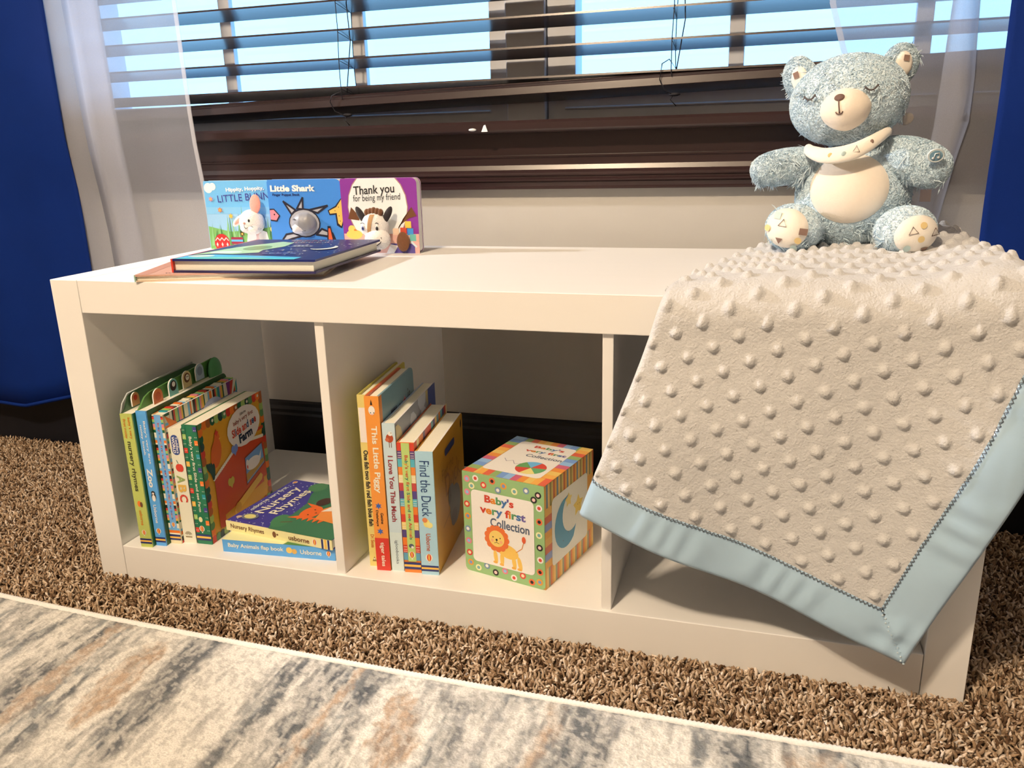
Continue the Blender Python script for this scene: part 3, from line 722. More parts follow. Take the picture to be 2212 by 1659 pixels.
tab(o, 0.143, Hh + 0.012, 0.0105, 0.0085, I(168, 180, 176), [(0.5, 0.55, 0.66, I(128, 138, 146))])
mb = MB(); mb.ellipsoid((0.009, 0.182, Hh + 0.006), ((0.006, 0, 0), (0, 0.017, 0), (0, 0, 0.022)), I(76, 140, 80), 20, 12, lambda d: 1.0)
mb.build('sound_button', o)
# --- striped touchy-feely book
T, Hh = 0.0168, 0.1915
o, pt, SF, FF, BF = upright('board_book', 'board book with striped covers and a narrow pale blue spine label', GA, (0.1064, 0.0235, TB), 4, T, 0.185, Hh, I(240, 214, 160), I(64, 120, 160), I(226, 140, 70), r=0.007)
STR = [REDI, CREAMI, TEAL, ORG, YEL, BLACKI, CREAMI, LGRN, LBLUE, PINK, CREAMI, DGRN]
y = 0.03; k = 0
while y < 0.99:
    dy = (0.018, 0.026, 0.012, 0.022)[k % 4]; SF.rect(0, y, 1, min(0.99, y + dy), STR[(k * 5) % 12], 1); y += dy; k += 1
SF.rect(0.20, 0.12, 0.80, 1.0, I(120, 168, 210), 2)
SF.down("baby's very first touchy-feely Lift-the-flap Play book", 0.19, 0.94, REDI, height=0.0040, lv=4, colors=[I(206, 62, 40), I(240, 150, 60), I(60, 90, 160)])
balloon(SF, 0.5, 0.155, 0.0030); bands(SF, 0.030, 0.014)
k = 0; y = 0.0
while y < 1.0:
    dy = (0.020, 0.034, 0.014, 0.028, 0.018)[k % 5]
    FF.rect(y, 0.90, min(1, y + dy), 1.0, STR[(k * 7 + 1) % 12], 1); BF.rect(y, 0.5, min(1, y + dy), 1.0, STR[(k * 5 + 3) % 12], 1)
    FF.rect(0, y, 0.06, min(1, y + dy), STR[(k * 5) % 12], 2); y += dy; k += 1
for k, (a, b) in enumerate(((0.84, 0.90), (0.90, 0.95), (0.95, 1.0))): FF.poly([(0.86, 0.80), (a, 1.0), (b, 1.0)], (PURP, REDI, CREAMI)[k], 3)
FF.poly([(0, 0.99), (0.10, 0.80), (0.14, 0.90)], (ORG), 3); FF.disc(0.62, 0.86, 0.026, I(186, 186, 206), 3, ry=0.016); FF.text('Usborne', 0.62, 0.885, 0.024, 0.006, NAVYB, 4)
finish(o, pt)
for mbx, nm in ((MB(), 'page_tabs'),):
    k = 0
    for y in np.arange(0.012, 0.178, 0.0066): mbx.box((0.0026, y, Hh - 0.001), (0.0142, y + 0.005, Hh + 0.0010 + 0.0006 * (k % 3)), STR[(k * 5 + 2) % 12]); k += 1
    mbx.build(nm, o)
# --- cream alphabet book
T, Hh = 0.0196, 0.1715
o, pt, SF, FF, BF = upright('board_book', 'cream alphabet board book with a red apple on its spine', GA, (0.1239, 0.0295, TB), 4, T, 0.175, Hh, I(238, 222, 184), I(44, 62, 70), I(236, 220, 186), r=0.004)
SF.rrect(0.14, 0.775, 0.72, 0.945, 0.0055, I(44, 66, 120), 2); SF.down('Toddlers', 0.79, 0.93, WHITEI, x=0.58, height=0.0040); SF.down('WORLD', 0.79, 0.93, WHITEI, x=0.32, height=0.0042, bold=0.03)
SF.disc(0.47, 0.665, 0.0050, REDI, 2, ry=0.0058); SF.disc(0.60, 0.665, 0.0044, REDI, 3, ry=0.0058); SF.line([(0.45, 0.705), (0.35, 0.73)], 0.0009, DGRN, 4)
for ch, y, c_ in (('A', 0.565, I(150, 160, 84)), ('B', 0.485, I(226, 170, 70)), ('C', 0.40, I(206, 62, 40))): SF.text(ch, 0.5, y, 0.0115, 0.0125, c_, 3, rot=-90, bold=0.03)
for k in range(3): SF.disc(0.45, 0.075, 0.0052 - 0.0014 * k, (I(112, 92, 50), I(238, 222, 184))[0], 2 + 2 * k, a0=10, a1=170); SF.disc(0.45, 0.075, 0.0044 - 0.0014 * k, I(238, 222, 184), 3 + 2 * k, a0=0, a1=180)
SF.rect(0.2, 0.052, 0.72, 0.062, I(140, 116, 70), 2)
finish(o, pt)
# --- farm slide-and-see book
T, Hh, Dp = 0.0226, 0.1768, 0.167
o, pt, SF, FF, BF = upright('board_book', 'board book with a red barn and a white hen on its orange cover', GA, (0.1448, 0.0320, TB), 3, T, Dp, Hh, I(34, 110, 70), I(226, 158, 40), I(60, 120, 60), r=0.008)
for k in range(16):
    y = 0.10 + 0.056 * k
    SF.rect(0.0, y, 0.24, y + 0.042, DOTS[k % 6] if k % 2 == 0 else I(36, 110, 72), 2); SF.rect(0.76, y + 0.01, 1.0, y + 0.050, DOTS[(k * 5 + 2) % 6] if k % 2 else I(36, 110, 72), 2)
    for q in (0.06, 0.16, 0.84, 0.94): SF.disc(q, y + 0.02, 0.0006, CREAMI, 3, n=6)
SF.down("Baby's very first Slide and see Farm", 0.28, 0.91, CREAMI, height=0.0056, lv=4); balloon(SF, 0.45, 0.135, 0.0040); bands(SF, 0.035, 0.017); SF.disc(0.45, 0.215, 0.0030, I(236, 214, 150), 3, ry=0.004)
EDG = [DGRN, REDI, LGRN, ORG, I(36, 70, 60), I(176, 92, 40), I(96, 140, 80)]
for k in range(17):
    FF.disc(0.02, 0.03 + 0.06 * k, 0.0062, EDG[(k * 3) % 7], 2, ry=0.0068); FF.disc(0.975, 0.03 + 0.06 * k, 0.0062, EDG[(k * 3 + 2) % 7], 2, ry=0.0068)
    FF.disc(0.03 + 0.06 * k, 0.972, 0.0062, EDG[(k * 2 + 1) % 7], 3, ry=0.0072); FF.disc(0.03 + 0.06 * k, 0.025, 0.0062, EDG[(k * 5 + 1) % 7], 3, ry=0.0068)
    if k % 3 == 0: FF.disc(0.03 + 0.06 * k, 0.972, 0.0025, CREAMI, 4, n=6)
BARN = I(206, 70, 30)
FF.poly([(0.13, 0.08), (0.13, 0.50), (0.54, 0.66), (0.94, 0.60), (0.94, 0.24), (0.88, 0.24), (0.88, 0.20), (0.22, 0.16), (0.22, 0.06)], BARN, 4)
for k in range(18): FF.disc(0.13 + 0.41 * k / 17, 0.505 + 0.16 * k / 17, 0.0032, CREAMI, 5, ry=0.0028, n=8)
for k in range(16): FF.disc(0.56 + 0.37 * k / 15, 0.665 - 0.055 * k / 15, 0.0032, CREAMI, 5, ry=0.0028, n=8)
FF.rect(0.56, 0.672, 0.96, 0.700, BARN, 4)
FF.poly([(0.59, 0.27), (0.93, 0.36), (0.91, 0.56), (0.60, 0.52)], I(140, 60, 40), 6); FF.poly([(0.60, 0.285), (0.915, 0.37), (0.90, 0.55), (0.61, 0.51)], I(120, 160, 190), 7)
FF.poly([(0.60, 0.30), (0.91, 0.38), (0.905, 0.42), (0.60, 0.37)], I(190, 140, 60), 8); FF.disc(0.73, 0.43, 0.020, WHITEI, 9, ry=0.0095); FF.poly([(0.80, 0.42), (0.88, 0.50), (0.86, 0.43)], WHITEI, 9); FF.disc(0.635, 0.445, 0.004, WHITEI, 9, ry=0.008); FF.disc(0.63, 0.425, 0.0016, REDI, 10, ry=0.003)
for s_ in (-1, 1): FF.disc(0.47 + 0.022 * s_, 0.645, 0.0048, I(120, 140, 190), 6, ry=0.006); FF.disc(0.36 + 0.022 * s_, 0.40, 0.0046, I(206, 180, 60), 6, ry=0.006)
FF.poly([(0.425, 0.64), (0.515, 0.64), (0.47, 0.585)], I(120, 140, 190), 7); FF.poly([(0.315, 0.395), (0.405, 0.395), (0.36, 0.34)], I(206, 180, 60), 7)
FF.poly([(0.36, 0.10), (0.84, 0.235), (0.86, 0.27), (0.83, 0.30), (0.40, 0.18), (0.355, 0.14)], I(232, 176, 64), 8); FF.disc(0.42, 0.145, 0.0078, I(214, 150, 50), 9)
FF.disc(0.20, 0.70, 0.0125, I(222, 100, 36), 4, ry=0.021, rot=-18); FF.disc(0.235, 0.815, 0.0065, I(222, 100, 36), 4, ry=0.008); FF.star(0.235, 0.86, 0.0055, REDI, 5, n=4); FF.poly([(0.26, 0.81), (0.29, 0.805), (0.26, 0.795)], YEL, 5)
for k in range(4): FF.disc(0.085 + 0.015 * k, 0.605 - 0.012 * k, 0.0040, I(24, 70, 56), 5, ry=0.012, rot=35 - 15 * k)
FF.disc(0.655, 0.79, 0.044, I(248, 236, 214), 5, ry=0.030); FF.poly([(0.50, 0.70), (0.44, 0.64), (0.60, 0.66)], I(248, 236, 214), 5)
FF.text('Usborne', 0.655, 0.905, 0.016, 0.0045, BLACKI, 7, rot=4); FF.text("baby's very first", 0.655, 0.855, 0.054, 0.0085, I(150, 60, 40), 7, rot=4)
FF.text('Slide and see', 0.655, 0.785, 0.066, 0.0125, REDI, 7, rot=5, bold=0.03, colors=[I(206, 62, 40), I(206, 62, 40), I(60, 90, 120)]); FF.text('Farm', 0.665, 0.705, 0.036, 0.014, I(30, 44, 60), 7, rot=5, bold=0.045)
finish(o, pt)

# --- second cubby
T, Hh = 0.0122, 0.236
o, pt, SF, FF, BF = upright('picture_book', 'thin yellow picture book, tallest and leftmost in the second cubby', GB, (0.4118, 0.0327, TB), 6.9, T, 0.163, Hh, I(232, 204, 110), I(214, 190, 84), I(200, 176, 70), ct=0.0018, r=0.003, hard=True, page_m=paper)
SF.rect(0.06, 0.735, 0.96, 0.93, I(248, 240, 224), 2); SF.down('One fish two fish red fish blue fish', 0.245, 0.69, BLACKI, height=0.0062, bold=0.03)
SF.down('Dr. Seuss', 0.115, 0.195, I(200, 110, 40), height=0.0050); SF.poly([(0.3, 0.03), (0.8, 0.03), (0.55, 0.06)], I(150, 120, 50), 2); SF.disc(0.55, 0.045, 0.0012, CREAMI, 3)
finish(o, pt)
T, Hh = 0.0186, 0.2372
o, pt, SF, FF, BF = upright('picture_book', 'orange-spined picture book with a pale blue cover and red foot', GB, (0.4256, 0.0248, TB), 6.6, T, 0.145, Hh, I(242, 146, 54), I(120, 150, 150), I(214, 84, 40), ct=0.0026, r=0.010, hard=True)
SF.rect(0, 0, 1, 0.195, I(214, 58, 40), 1); SF.down('This Little Piggy', 0.46, 0.84, CREAMI, height=0.0098, bold=0.025); SF.down('tiger tales', 0.025, 0.17, CREAMI, height=0.0070)
SF.disc(0.48, 0.925, 0.0042, WHITEI, 2, ry=0.0058); SF.disc(0.40, 0.912, 0.0008, BLACKI, 3, n=6); SF.disc(0.62, 0.912, 0.0008, BLACKI, 3, n=6); SF.disc(0.50, 0.904, 0.0016, LPINK, 3, ry=0.001)
SF.poly([(0.40, 0.955), (0.48, 0.985), (0.56, 0.955)], BLACKI, 3)
for yy in (0.385, 0.235): SF.star(0.45, yy, 0.0048, I(60, 96, 160), 2, n=6, inner=0.45)
SF.down('Genine', 0.28, 0.345, BLACKI, x=0.66, height=0.0040); SF.down('Delahaye', 0.265, 0.36, BLACKI, x=0.30, height=0.0040)
FF.rect(0, 0, 0.06, 1, I(236, 140, 60), 1); FF.rect(0.0, 0.0, 0.3, 0.55, I(226, 140, 80), 1)
FF.text('This', 0.46, 0.80, 0.052, 0.032, I(30, 44, 60), 3, bold=0.02); FF.text('Little', 0.42, 0.63, 0.080, 0.026, I(30, 44, 60), 3, bold=0.03); FF.text('is', 0.83, 0.86, 0.012, 0.020, I(50, 66, 76), 3)
for a, b, c_ in ((0.69, 0.85, PINK), (0.17, 0.72, PINK), (0.72, 0.76, BROWN), (0.10, 0.80, I(90, 116, 120))): FF.star(a, b, 0.0075, c_, 2, n=5); FF.disc(a, b, 0.0022, BROWN, 3)
finish(o, pt)
T, Hh = 0.0165, 0.2025
o, pt, SF, FF, BF = upright('board_book', 'pale grey-blue board book with a robin at the top of its spine', GB, (0.4452, 0.0285, TB), 6.6, T, 0.185, Hh, I(206, 214, 220), I(150, 150, 150), I(196, 200, 206), r=0.006)
SF.down('I Love You This Much', 0.345, 0.79, I(150, 50, 54), height=0.0066, bold=0.025); SF.down('igloobooks', 0.05, 0.215, I(70, 76, 84), height=0.0050, bold=0.0); SF.rect(0, 0, 1, 0.27, I(218, 222, 226), 1)
SF.disc(0.55, 0.905, 0.0048, I(176, 72, 36), 2, ry=0.0058); SF.disc(0.62, 0.935, 0.0030, I(240, 230, 214), 3); SF.disc(0.36, 0.895, 0.0026, I(200, 100, 60), 3); SF.line([(0.5, 0.875), (0.5, 0.845)], 0.0007, BROWN, 2); SF.line([(0.66, 0.875), (0.66, 0.845)], 0.0007, BROWN, 2); SF.disc(0.70, 0.94, 0.0006, BLACKI, 4, n=6)
for k in range(26):
    a, b = random.random(), 0.25 + 0.75 * random.random(); FF.disc(a, b, 0.012 + 0.010 * random.random(), (I(84, 96, 140), I(196, 176, 150), I(214, 190, 130), I(120, 128, 150), I(206, 204, 200))[k % 5], 1 + k % 4, ry=0.020, rot=40, n=9)
FF.rect(0.80, 0.80, 1, 1, I(70, 84, 140), 5)
finish(o, pt)
T, Hh = 0.0222, 0.1788
o, pt, SF, FF, BF = upright('board_book', 'board book with a green spine strip between patchwork edges in the second cubby', GB, (0.4635, 0.0285, TB), 6.8, T, 0.163, Hh, I(236, 130, 50), I(226, 128, 50), I(206, 100, 50), r=0.007)
PW = [I(214, 64, 40), I(96, 66, 112), I(90, 170, 170), I(236, 130, 50), I(244, 214, 150), I(196, 70, 60), I(86, 66, 116), I(96, 176, 176), I(236, 120, 40), I(214, 64, 40), I(244, 200, 110), I(84, 66, 110), I(236, 120, 40), I(214, 64, 40), I(100, 150, 160)]
for k, c_ in enumerate(PW):
    y1 = 1.0 - k * 0.060; y1 = 1.0 if k == 0 else y1
    SF.rect(0, max(0.10, y1 - 0.060), 0.26, y1, c_, 1); SF.rect(0.74, max(0.10, y1 - 0.060), 1, y1, c_, 1)
    if k % 3 == 1:
        for q in (0.06, 0.13, 0.20, 0.80, 0.87, 0.94):
            for e in (0.015, 0.035, 0.05): SF.disc(q, y1 - e, 0.0006, CREAMI, 2, n=6)
SF.rect(0.26, 0.09, 0.74, 1, I(190, 204, 110), 2)
SF.down("Baby's very first Slide and see Animals", 0.265, 0.91, TEAL, height=0.0058, lv=4, colors=[I(206, 62, 40), I(206, 62, 40), I(36, 110, 90), I(226, 128, 36)]); SF.disc(0.5, 0.215, 0.0034, I(90, 90, 96), 3, ry=0.003); SF.disc(0.56, 0.205, 0.0018, WHITEI, 4)
balloon(SF, 0.5, 0.145, 0.0040); bands(SF, 0.030, 0.018)
k = 0
for y in np.arange(0, 1.0, 0.06): FF.rect(y, 0.90, y + 0.06, 1.0, (PW + [YEL])[(k * 4) % 15], 1); BF.rect(y, 0.85, y + 0.06, 1.0, PW[(k * 7 + 3) % 15], 1); k += 1
finish(o, pt)
T, Hh, Dp = 0.0226, 0.1688, 0.160
o, pt, SF, FF, BF = upright('board_book', 'ochre board book with a pale blue spine standing closest to the cube-shaped box', GB, (0.4872, 0.0285, TB), 7, T, Dp, Hh, I(176, 204, 226), I(206, 148, 46), I(206, 148, 50), r=0.007)
SF.down('Find the Duck', 0.485, 0.93, I(44, 70, 104), height=0.0125, bold=0.0); SF.down('Usborne', 0.20, 0.345, I(190, 96, 60), height=0.0062); SF.disc(0.45, 0.43, 0.0042, I(244, 214, 110), 2, ry=0.0058); SF.disc(0.36, 0.455, 0.0034, I(226, 130, 70), 3); SF.disc(0.62, 0.415, 0.004, I(244, 220, 130), 3)
balloon(SF, 0.48, 0.145, 0.0046); bands(SF, 0.030, 0.016)
FF.rrect(0.35, 0.83, 0.68, 0.89, 0.004, I(64, 72, 110), 2); FF.text('Find the', 0.42, 0.72, 0.060, 0.016, I(170, 116, 30), 2, rot=3, bold=0.0); FF.text('Duck', 0.58, 0.60, 0.080, 0.030, I(170, 112, 30), 2, rot=3, bold=0.0)
FF.disc(0.62, 0.33, 0.030, I(110, 112, 110), 2, ry=0.028); FF.disc(0.50, 0.45, 0.017, I(110, 112, 110), 3, ry=0.016); FF.disc(0.44, 0.47, 0.007, I(84, 84, 84), 4, ry=0.012); FF.disc(0.56, 0.24, 0.016, I(96, 96, 96), 3, ry=0.012); FF.disc(0.47, 0.46, 0.0016, BLACKI, 5); FF.line([(0.2, 0.30), (0.45, 0.34)], 0.0012, I(150, 106, 40), 2)
FF.disc(0.93, 0.92, 0.0035, BLACKI, 2, ry=0.006)
finish(o, pt)

# --- boxed collection
bw, bd, bh = 0.1168, 0.1385, 0.1380
o = thing('book_box', 'cube-shaped box of baby books with a lion, a ball and a moon on its sides', 'book box', (0.5380, 0.0553, TB), -13.5)
C1 = MB(); C1.box((0.0012, 0.0012, 0.0), (bw, bd, bh), I(232, 160, 60))
TF = Face(C1, (0, 0.0012, bh + 0.00002), Xv, Yv, bw, bd); RF = Face(C1, (bw + 0.00002, 0, 0), Yv, Zv, bd, bh)
SC = [I(236, 140, 50), I(226, 96, 60), I(150, 180, 206), I(240, 190, 90), I(150, 170, 96), I(206, 92, 110), I(244, 170, 70), I(120, 150, 190)]
for k in range(12):
    a, b = k / 12, (k + 1) / 12
    TF.rect(a, 0, b, 0.16, SC[(k * 3) % 8], 1); TF.rect(a, 0.84, b, 1, SC[(k * 5 + 2) % 8], 1); TF.rect(0, a, 0.14, b, SC[(k * 3 + 1) % 8], 2); TF.rect(0.86, a, 1, b, SC[(k * 5 + 4) % 8], 2)
TF.rrect(0.15, 0.12, 0.86, 0.90, 0.006, I(246, 232, 206), 3)
TF.text("Baby's", 0.56, 0.80, 0.044, 0.0105, REDI, 5, colors=MULTI, bold=0.03); TF.text('very first', 0.58, 0.69, 0.060, 0.0105, REDI, 5, colors=MULTI, bold=0.03); TF.text('Collection', 0.63, 0.58, 0.052, 0.0090, I(84, 92, 104), 5)
bx, by, br = 0.64, 0.31, 0.020
for k in range(6): TF.disc(bx, by, br, (I(214, 66, 44), I(110, 176, 200), I(100, 150, 80), I(214, 66, 44), I(244, 214, 120), I(100, 160, 96))[k], 5, a0=60 * k + 12, a1=60 * k + 72)
TF.line([(0.24, 0.42), (0.30, 0.36), (0.36, 0.40), (0.42, 0.33), (0.48, 0.36)], 0.0007, I(120, 110, 130), 5)
for k in range(30):
    a = k / 30; c_ = (I(232, 160, 60), I(196, 92, 40), I(214, 180, 90), I(150, 130, 60), I(240, 190, 100), I(110, 130, 130))[(k * 5) % 6]
    RF.rect(a, 0.78, a + 1 / 30, 1.0, c_, 1); RF.rect(a, 0.0, a + 1 / 30, 0.20, (I(232, 160, 60), I(214, 110, 60), I(150, 150, 110), I(240, 190, 100))[(k * 3) % 4], 1)
for k in range(8): RF.rect(0, 0.2 + 0.0725 * k, 0.16, 0.2 + 0.0725 * (k + 1), (I(232, 160, 60), I(236, 176, 80), I(206, 100, 60), I(130, 140, 170))[(k * 3) % 4], 1)
RF.rrect(0.13, 0.17, 0.86, 0.83, 0.007, I(240, 226, 196), 3)
pts = []
for k in range(17): a = math.radians(105 + 200 * k / 16); pts.append((0.42 + 0.24 * math.cos(a), 0.50 + 0.25 * math.sin(a)))
for k in range(17): a = math.radians(300 - 190 * k / 16); pts.append((0.52 + 0.185 * math.cos(a), 0.57 + 0.195 * math.sin(a)))
RF.poly(pts, I(72, 142, 160), 4); RF.star(0.66, 0.57, 0.015, I(240, 200, 90), 4, inner=0.55); RF.star(0.46, 0.70, 0.010, I(240, 206, 110), 5, inner=0.55)
for a, b in ((0.645, 0.58), (0.68, 0.58), (0.34, 0.34), (0.45, 0.38)): RF.disc(a, b, 0.0008, BROWN, 6, n=6)
C1.build('box_body', o, bevel=0.0006, segs=1)
LD = MB(); LD.prism(rounded(bw, bh, 0.006, (1, 1, 0, 0)), (0, 0, 0), Xv, Zv, -Yv, 0.0011, I(150, 178, 110))
BFa = Face(LD, (0, -0.00002, 0), Xv, Zv, bw, bh)
rg = [(PINK, I(150, 178, 200)), (I(246, 230, 160), I(120, 160, 150)), (I(214, 70, 50), I(246, 214, 160)), (BLACKI, LPINK), (I(232, 150, 50), I(120, 140, 170)), (WHITEI, I(214, 70, 50)), (I(120, 140, 150), WHITEI), (I(232, 110, 60), BLACKI)]
ringpts = [(0.06, 0.93), (0.17, 0.95), (0.27, 0.90), (0.38, 0.955), (0.52, 0.93), (0.65, 0.90), (0.79, 0.93), (0.93, 0.91), (0.06, 0.80), (0.94, 0.79), (0.05, 0.68), (0.94, 0.66), (0.055, 0.56), (0.935, 0.53), (0.05, 0.43), (0.94, 0.41), (0.055, 0.31), (0.945, 0.29), (0.06, 0.19), (0.94, 0.17), (0.07, 0.09), (0.17, 0.055), (0.28, 0.095), (0.39, 0.05), (0.51, 0.09), (0.62, 0.045), (0.73, 0.09), (0.84, 0.05), (0.935, 0.07), (0.12, 0.87), (0.45, 0.88), (0.88, 0.86)]
for k, (a, b) in enumerate(ringpts): c_ = rg[(k * 5) % 8]; BFa.disc(a, b, 0.0044, c_[0], 1); BFa.disc(a, b, 0.0023, c_[1], 2)
BFa.rrect(0.11, 0.12, 0.88, 0.84, 0.006, I(248, 236, 212), 3)
BFa.text("Baby's", 0.46, 0.765, 0.042, 0.0135, REDI, 5, colors=MULTI, bold=0.035); BFa.text('very first', 0.50, 0.655, 0.066, 0.0140, REDI, 5, colors=MULTI, bold=0.035); BFa.text('Collection', 0.585, 0.555, 0.056, 0.0120, I(84, 92, 104), 5, bold=0.02)
lx, ly = 0.42, 0.40
BFa.disc(0.55, 0.295, 0.0160, I(246, 190, 84), 4, ry=0.0095, rot=-12)
for a, b, e in ((0.40, 0.215, 8), (0.48, 0.205, 0), (0.63, 0.20, 8), (0.70, 0.20, 12)): BFa.disc(a, b, 0.0030, I(246, 190, 84), 4, ry=0.0095, rot=e); BFa.disc(a - 0.005, b - 0.055, 0.0032, I(240, 170, 70), 5, ry=0.0018)
for k in range(13): a = 2 * math.pi * k / 13; BFa.disc(lx + 0.117 * math.cos(a), ly + 0.10 * math.sin(a), 0.0046, I(232, 112, 50), 5)
BFa.disc(lx, ly, 0.0128, I(232, 112, 50), 5); BFa.disc(lx, ly, 0.0112, I(248, 200, 100), 6); BFa.disc(lx, ly - 0.01, 0.0015, BLACKI, 7); BFa.line([(lx, ly - 0.01), (lx, ly - 0.035)], 0.0005, BLACKI, 7)
for s_ in (-1, 1): BFa.disc(lx + 0.045 * s_, ly + 0.012, 0.0009, BLACKI, 7, n=8); BFa.disc(lx + 0.055 * s_, ly - 0.025, 0.0020, I(244, 170, 110), 7); BFa.line([(lx, ly - 0.035), (lx + 0.03 * s_, ly - 0.045)], 0.0005, BLACKI, 7)
BFa.line([(0.66, 0.31), (0.73, 0.36), (0.75, 0.42)], 0.0010, I(220, 130, 50), 4); BFa.disc(0.755, 0.45, 0.0028, I(226, 92, 50), 5, ry=0.0046)
LD.build('front_panel', o)

# --- lying books in the first cubby
def lying(name, label, group, loc, yaw, L, Dp, T, spine_m, top_m, bottom_m=None, spine_left=False, ct=0.002, hard=False, ov=0.0, r=0.006):
    o = thing(name, label, 'book', loc, yaw, group)
    S = MB(); C_ = MB(); Bm = MB(); P = MB(); e = ov
    if not spine_left:
        S.box((0, 0, 0), (L, ct, T), spine_m)
        C_.prism(rounded(L, Dp - ct, r, (0, 0, 1, 1)), (0, ct, T), Xv, Yv, Zv, ct, top_m, side=top_m if hard else paper_w); Bm.prism(rounded(L, Dp - ct, r, (0, 0, 1, 1)), (0, ct, ct), Xv, Yv, Zv, ct, bottom_m or top_m)
        P.box((0.0006 + e, ct, ct + 0.0001), (L - 0.0006 - e, Dp - 0.0006 - e, T - ct - 0.0001), paper)
    else:
        S.box((0, 0, 0), (ct, Dp, T), spine_m)
        C_.prism(rounded(L - ct, Dp, r, (0, 1, 1, 0)), (ct, 0, T), Xv, Yv, Zv, ct, top_m, side=top_m); Bm.prism(rounded(L - ct, Dp, r, (0, 1, 1, 0)), (ct, 0, ct), Xv, Yv, Zv, ct, bottom_m or top_m)
        P.box((ct, e, ct + 0.0001), (L - e, Dp - e, T - ct - 0.0001), paper)
    return o, S, C_, Bm, P, Face(S, (0, -0.00002, 0), Xv, Zv, L, T), Face(C_, (0, 0, T + 0.00002), Xv, Yv, L, Dp)
GL = 'books lying in the first cubby'
def fin2(o, S, C_, Bm, P): S.build('spine', o); C_.build('front_cover', o); Bm.build('back_cover', o); P.build('page_block', o)
L, Dp, T = 0.166, 0.150, 0.0182
o, S, C_, Bm, P, SF, TF = lying('board_book', 'blue-spined board book lying under the nursery rhyme book', GL, (0.1950, 0.0200, TB), 4.5, L, Dp, T, I(96, 160, 206), I(236, 220, 150), r=0.006)
SF.text('Baby Animals flap book', 0.30, 0.55, 0.083, 0.0078, CREAMI, 3, bold=0.02); SF.text('Usborne', 0.79, 0.52, 0.031, 0.0066, CREAMI, 3); SF.disc(0.60, 0.56, 0.0045, I(240, 190, 90), 2); SF.disc(0.645, 0.50, 0.0038, I(226, 170, 80), 3); balloon(SF, 0.945, 0.55, 0.0034)
TF.rect(0, 0, 0.55, 0.5, I(240, 226, 160), 1); TF.poly([(0.55, 0), (0.62, 0.2), (0.8, 0.2), (1, 0.1), (1, 0)], I(70, 120, 60), 2)
fin2(o, S, C_, Bm, P)
L, Dp, T = 0.178, 0.156, 0.0142
o, S, C_, Bm, P, SF, TF = lying('board_book', 'night-blue nursery rhyme board book lying on top with an orange cat on its cover', GL, (0.1838, 0.0470, TB + 0.0184), -6.4, L, Dp, T, I(240, 218, 150), I(66, 60, 128), r=0.006)
SF.text('Nursery Rhymes', 0.21, 0.5, 0.058, 0.0084, BROWN, 3); SF.text('usborne', 0.70, 0.5, 0.034, 0.0070, BROWN, 3, bold=0.02); SF.disc(0.47, 0.5, 0.0032, BROWN, 2, ry=0.0046); SF.disc(0.50, 0.55, 0.0015, BROWN, 2); balloon(SF, 0.845, 0.52, 0.0038)
for k in range(3): SF.rect(0.905 + 0.028 * k, 0, 0.922 + 0.028 * k, 1, (NAVYB, YEL, NAVYB)[k], 2)
for k in range(110): TF.disc(0.01 + 0.45 * random.random(), 0.02 + 0.96 * random.random(), 0.0006 + 0.0007 * random.random(), I(226, 226, 240), 1, n=6)
TF.poly([(0.42, 0.0), (0.36, 0.14), (0.44, 0.30), (0.42, 0.55), (0.34, 0.75), (0.30, 1.0), (1, 1), (1, 0)], I(62, 110, 74), 2)
TF.text('usborne very first', 0.060, 0.53, 0.086, 0.0105, I(230, 226, 240), 4, rot=92); TF.text('Nursery', 0.165, 0.53, 0.094, 0.0205, CREAMI, 4, rot=92); TF.text('Rhymes', 0.285, 0.53, 0.086, 0.0195, CREAMI, 4, rot=92)
TF.disc(0.425, 0.16, 0.013, I(70, 120, 76), 3, ry=0.020, rot=20); TF.line([(0.44, 0.14), (0.52, 0.18)], 0.002, BROWN, 3); TF.disc(0.31, 0.90, 0.014, I(80, 126, 80), 3, ry=0.016)
TF.disc(0.14, 0.14, 0.013, I(110, 110, 120), 2, ry=0.010); TF.disc(0.14, 0.14, 0.009, I(226, 206, 120), 3, ry=0.0065); TF.disc(0.06, 0.10, 0.004, I(200, 170, 140), 3)
OC = I(236, 104, 40)
TF.disc(0.56, 0.40, 0.014, OC, 4, ry=0.021); TF.poly([(0.50, 0.50), (0.42, 0.56), (0.55, 0.54)], OC, 4); TF.poly([(0.50, 0.30), (0.43, 0.24), (0.56, 0.26)], OC, 4)
for k in range(5): TF.poly([(0.50 + 0.05 * k, 0.31), (0.53 + 0.05 * k, 0.22), (0.56 + 0.05 * k, 0.31)], OC, 5)
for a in (0.345, 0.455): TF.disc(0.565, a, 0.0014, BLACKI, 6)
TF.poly([(0.60, 0.385), (0.60, 0.415), (0.62, 0.40)], BROWN, 6); TF.disc(0.54, 0.63, 0.010, I(74, 50, 40), 5, ry=0.014)
TF.poly([(0.66, 0.30), (0.62, 0.50), (0.70, 0.66), (0.92, 0.60), (0.95, 0.25)], I(236, 140, 60), 5); TF.poly([(0.63, 0.44), (0.66, 0.56), (0.74, 0.50)], WHITEI, 6)
balloon(TF, 0.05, 0.93, 0.0036)
fin2(o, S, C_, Bm, P)

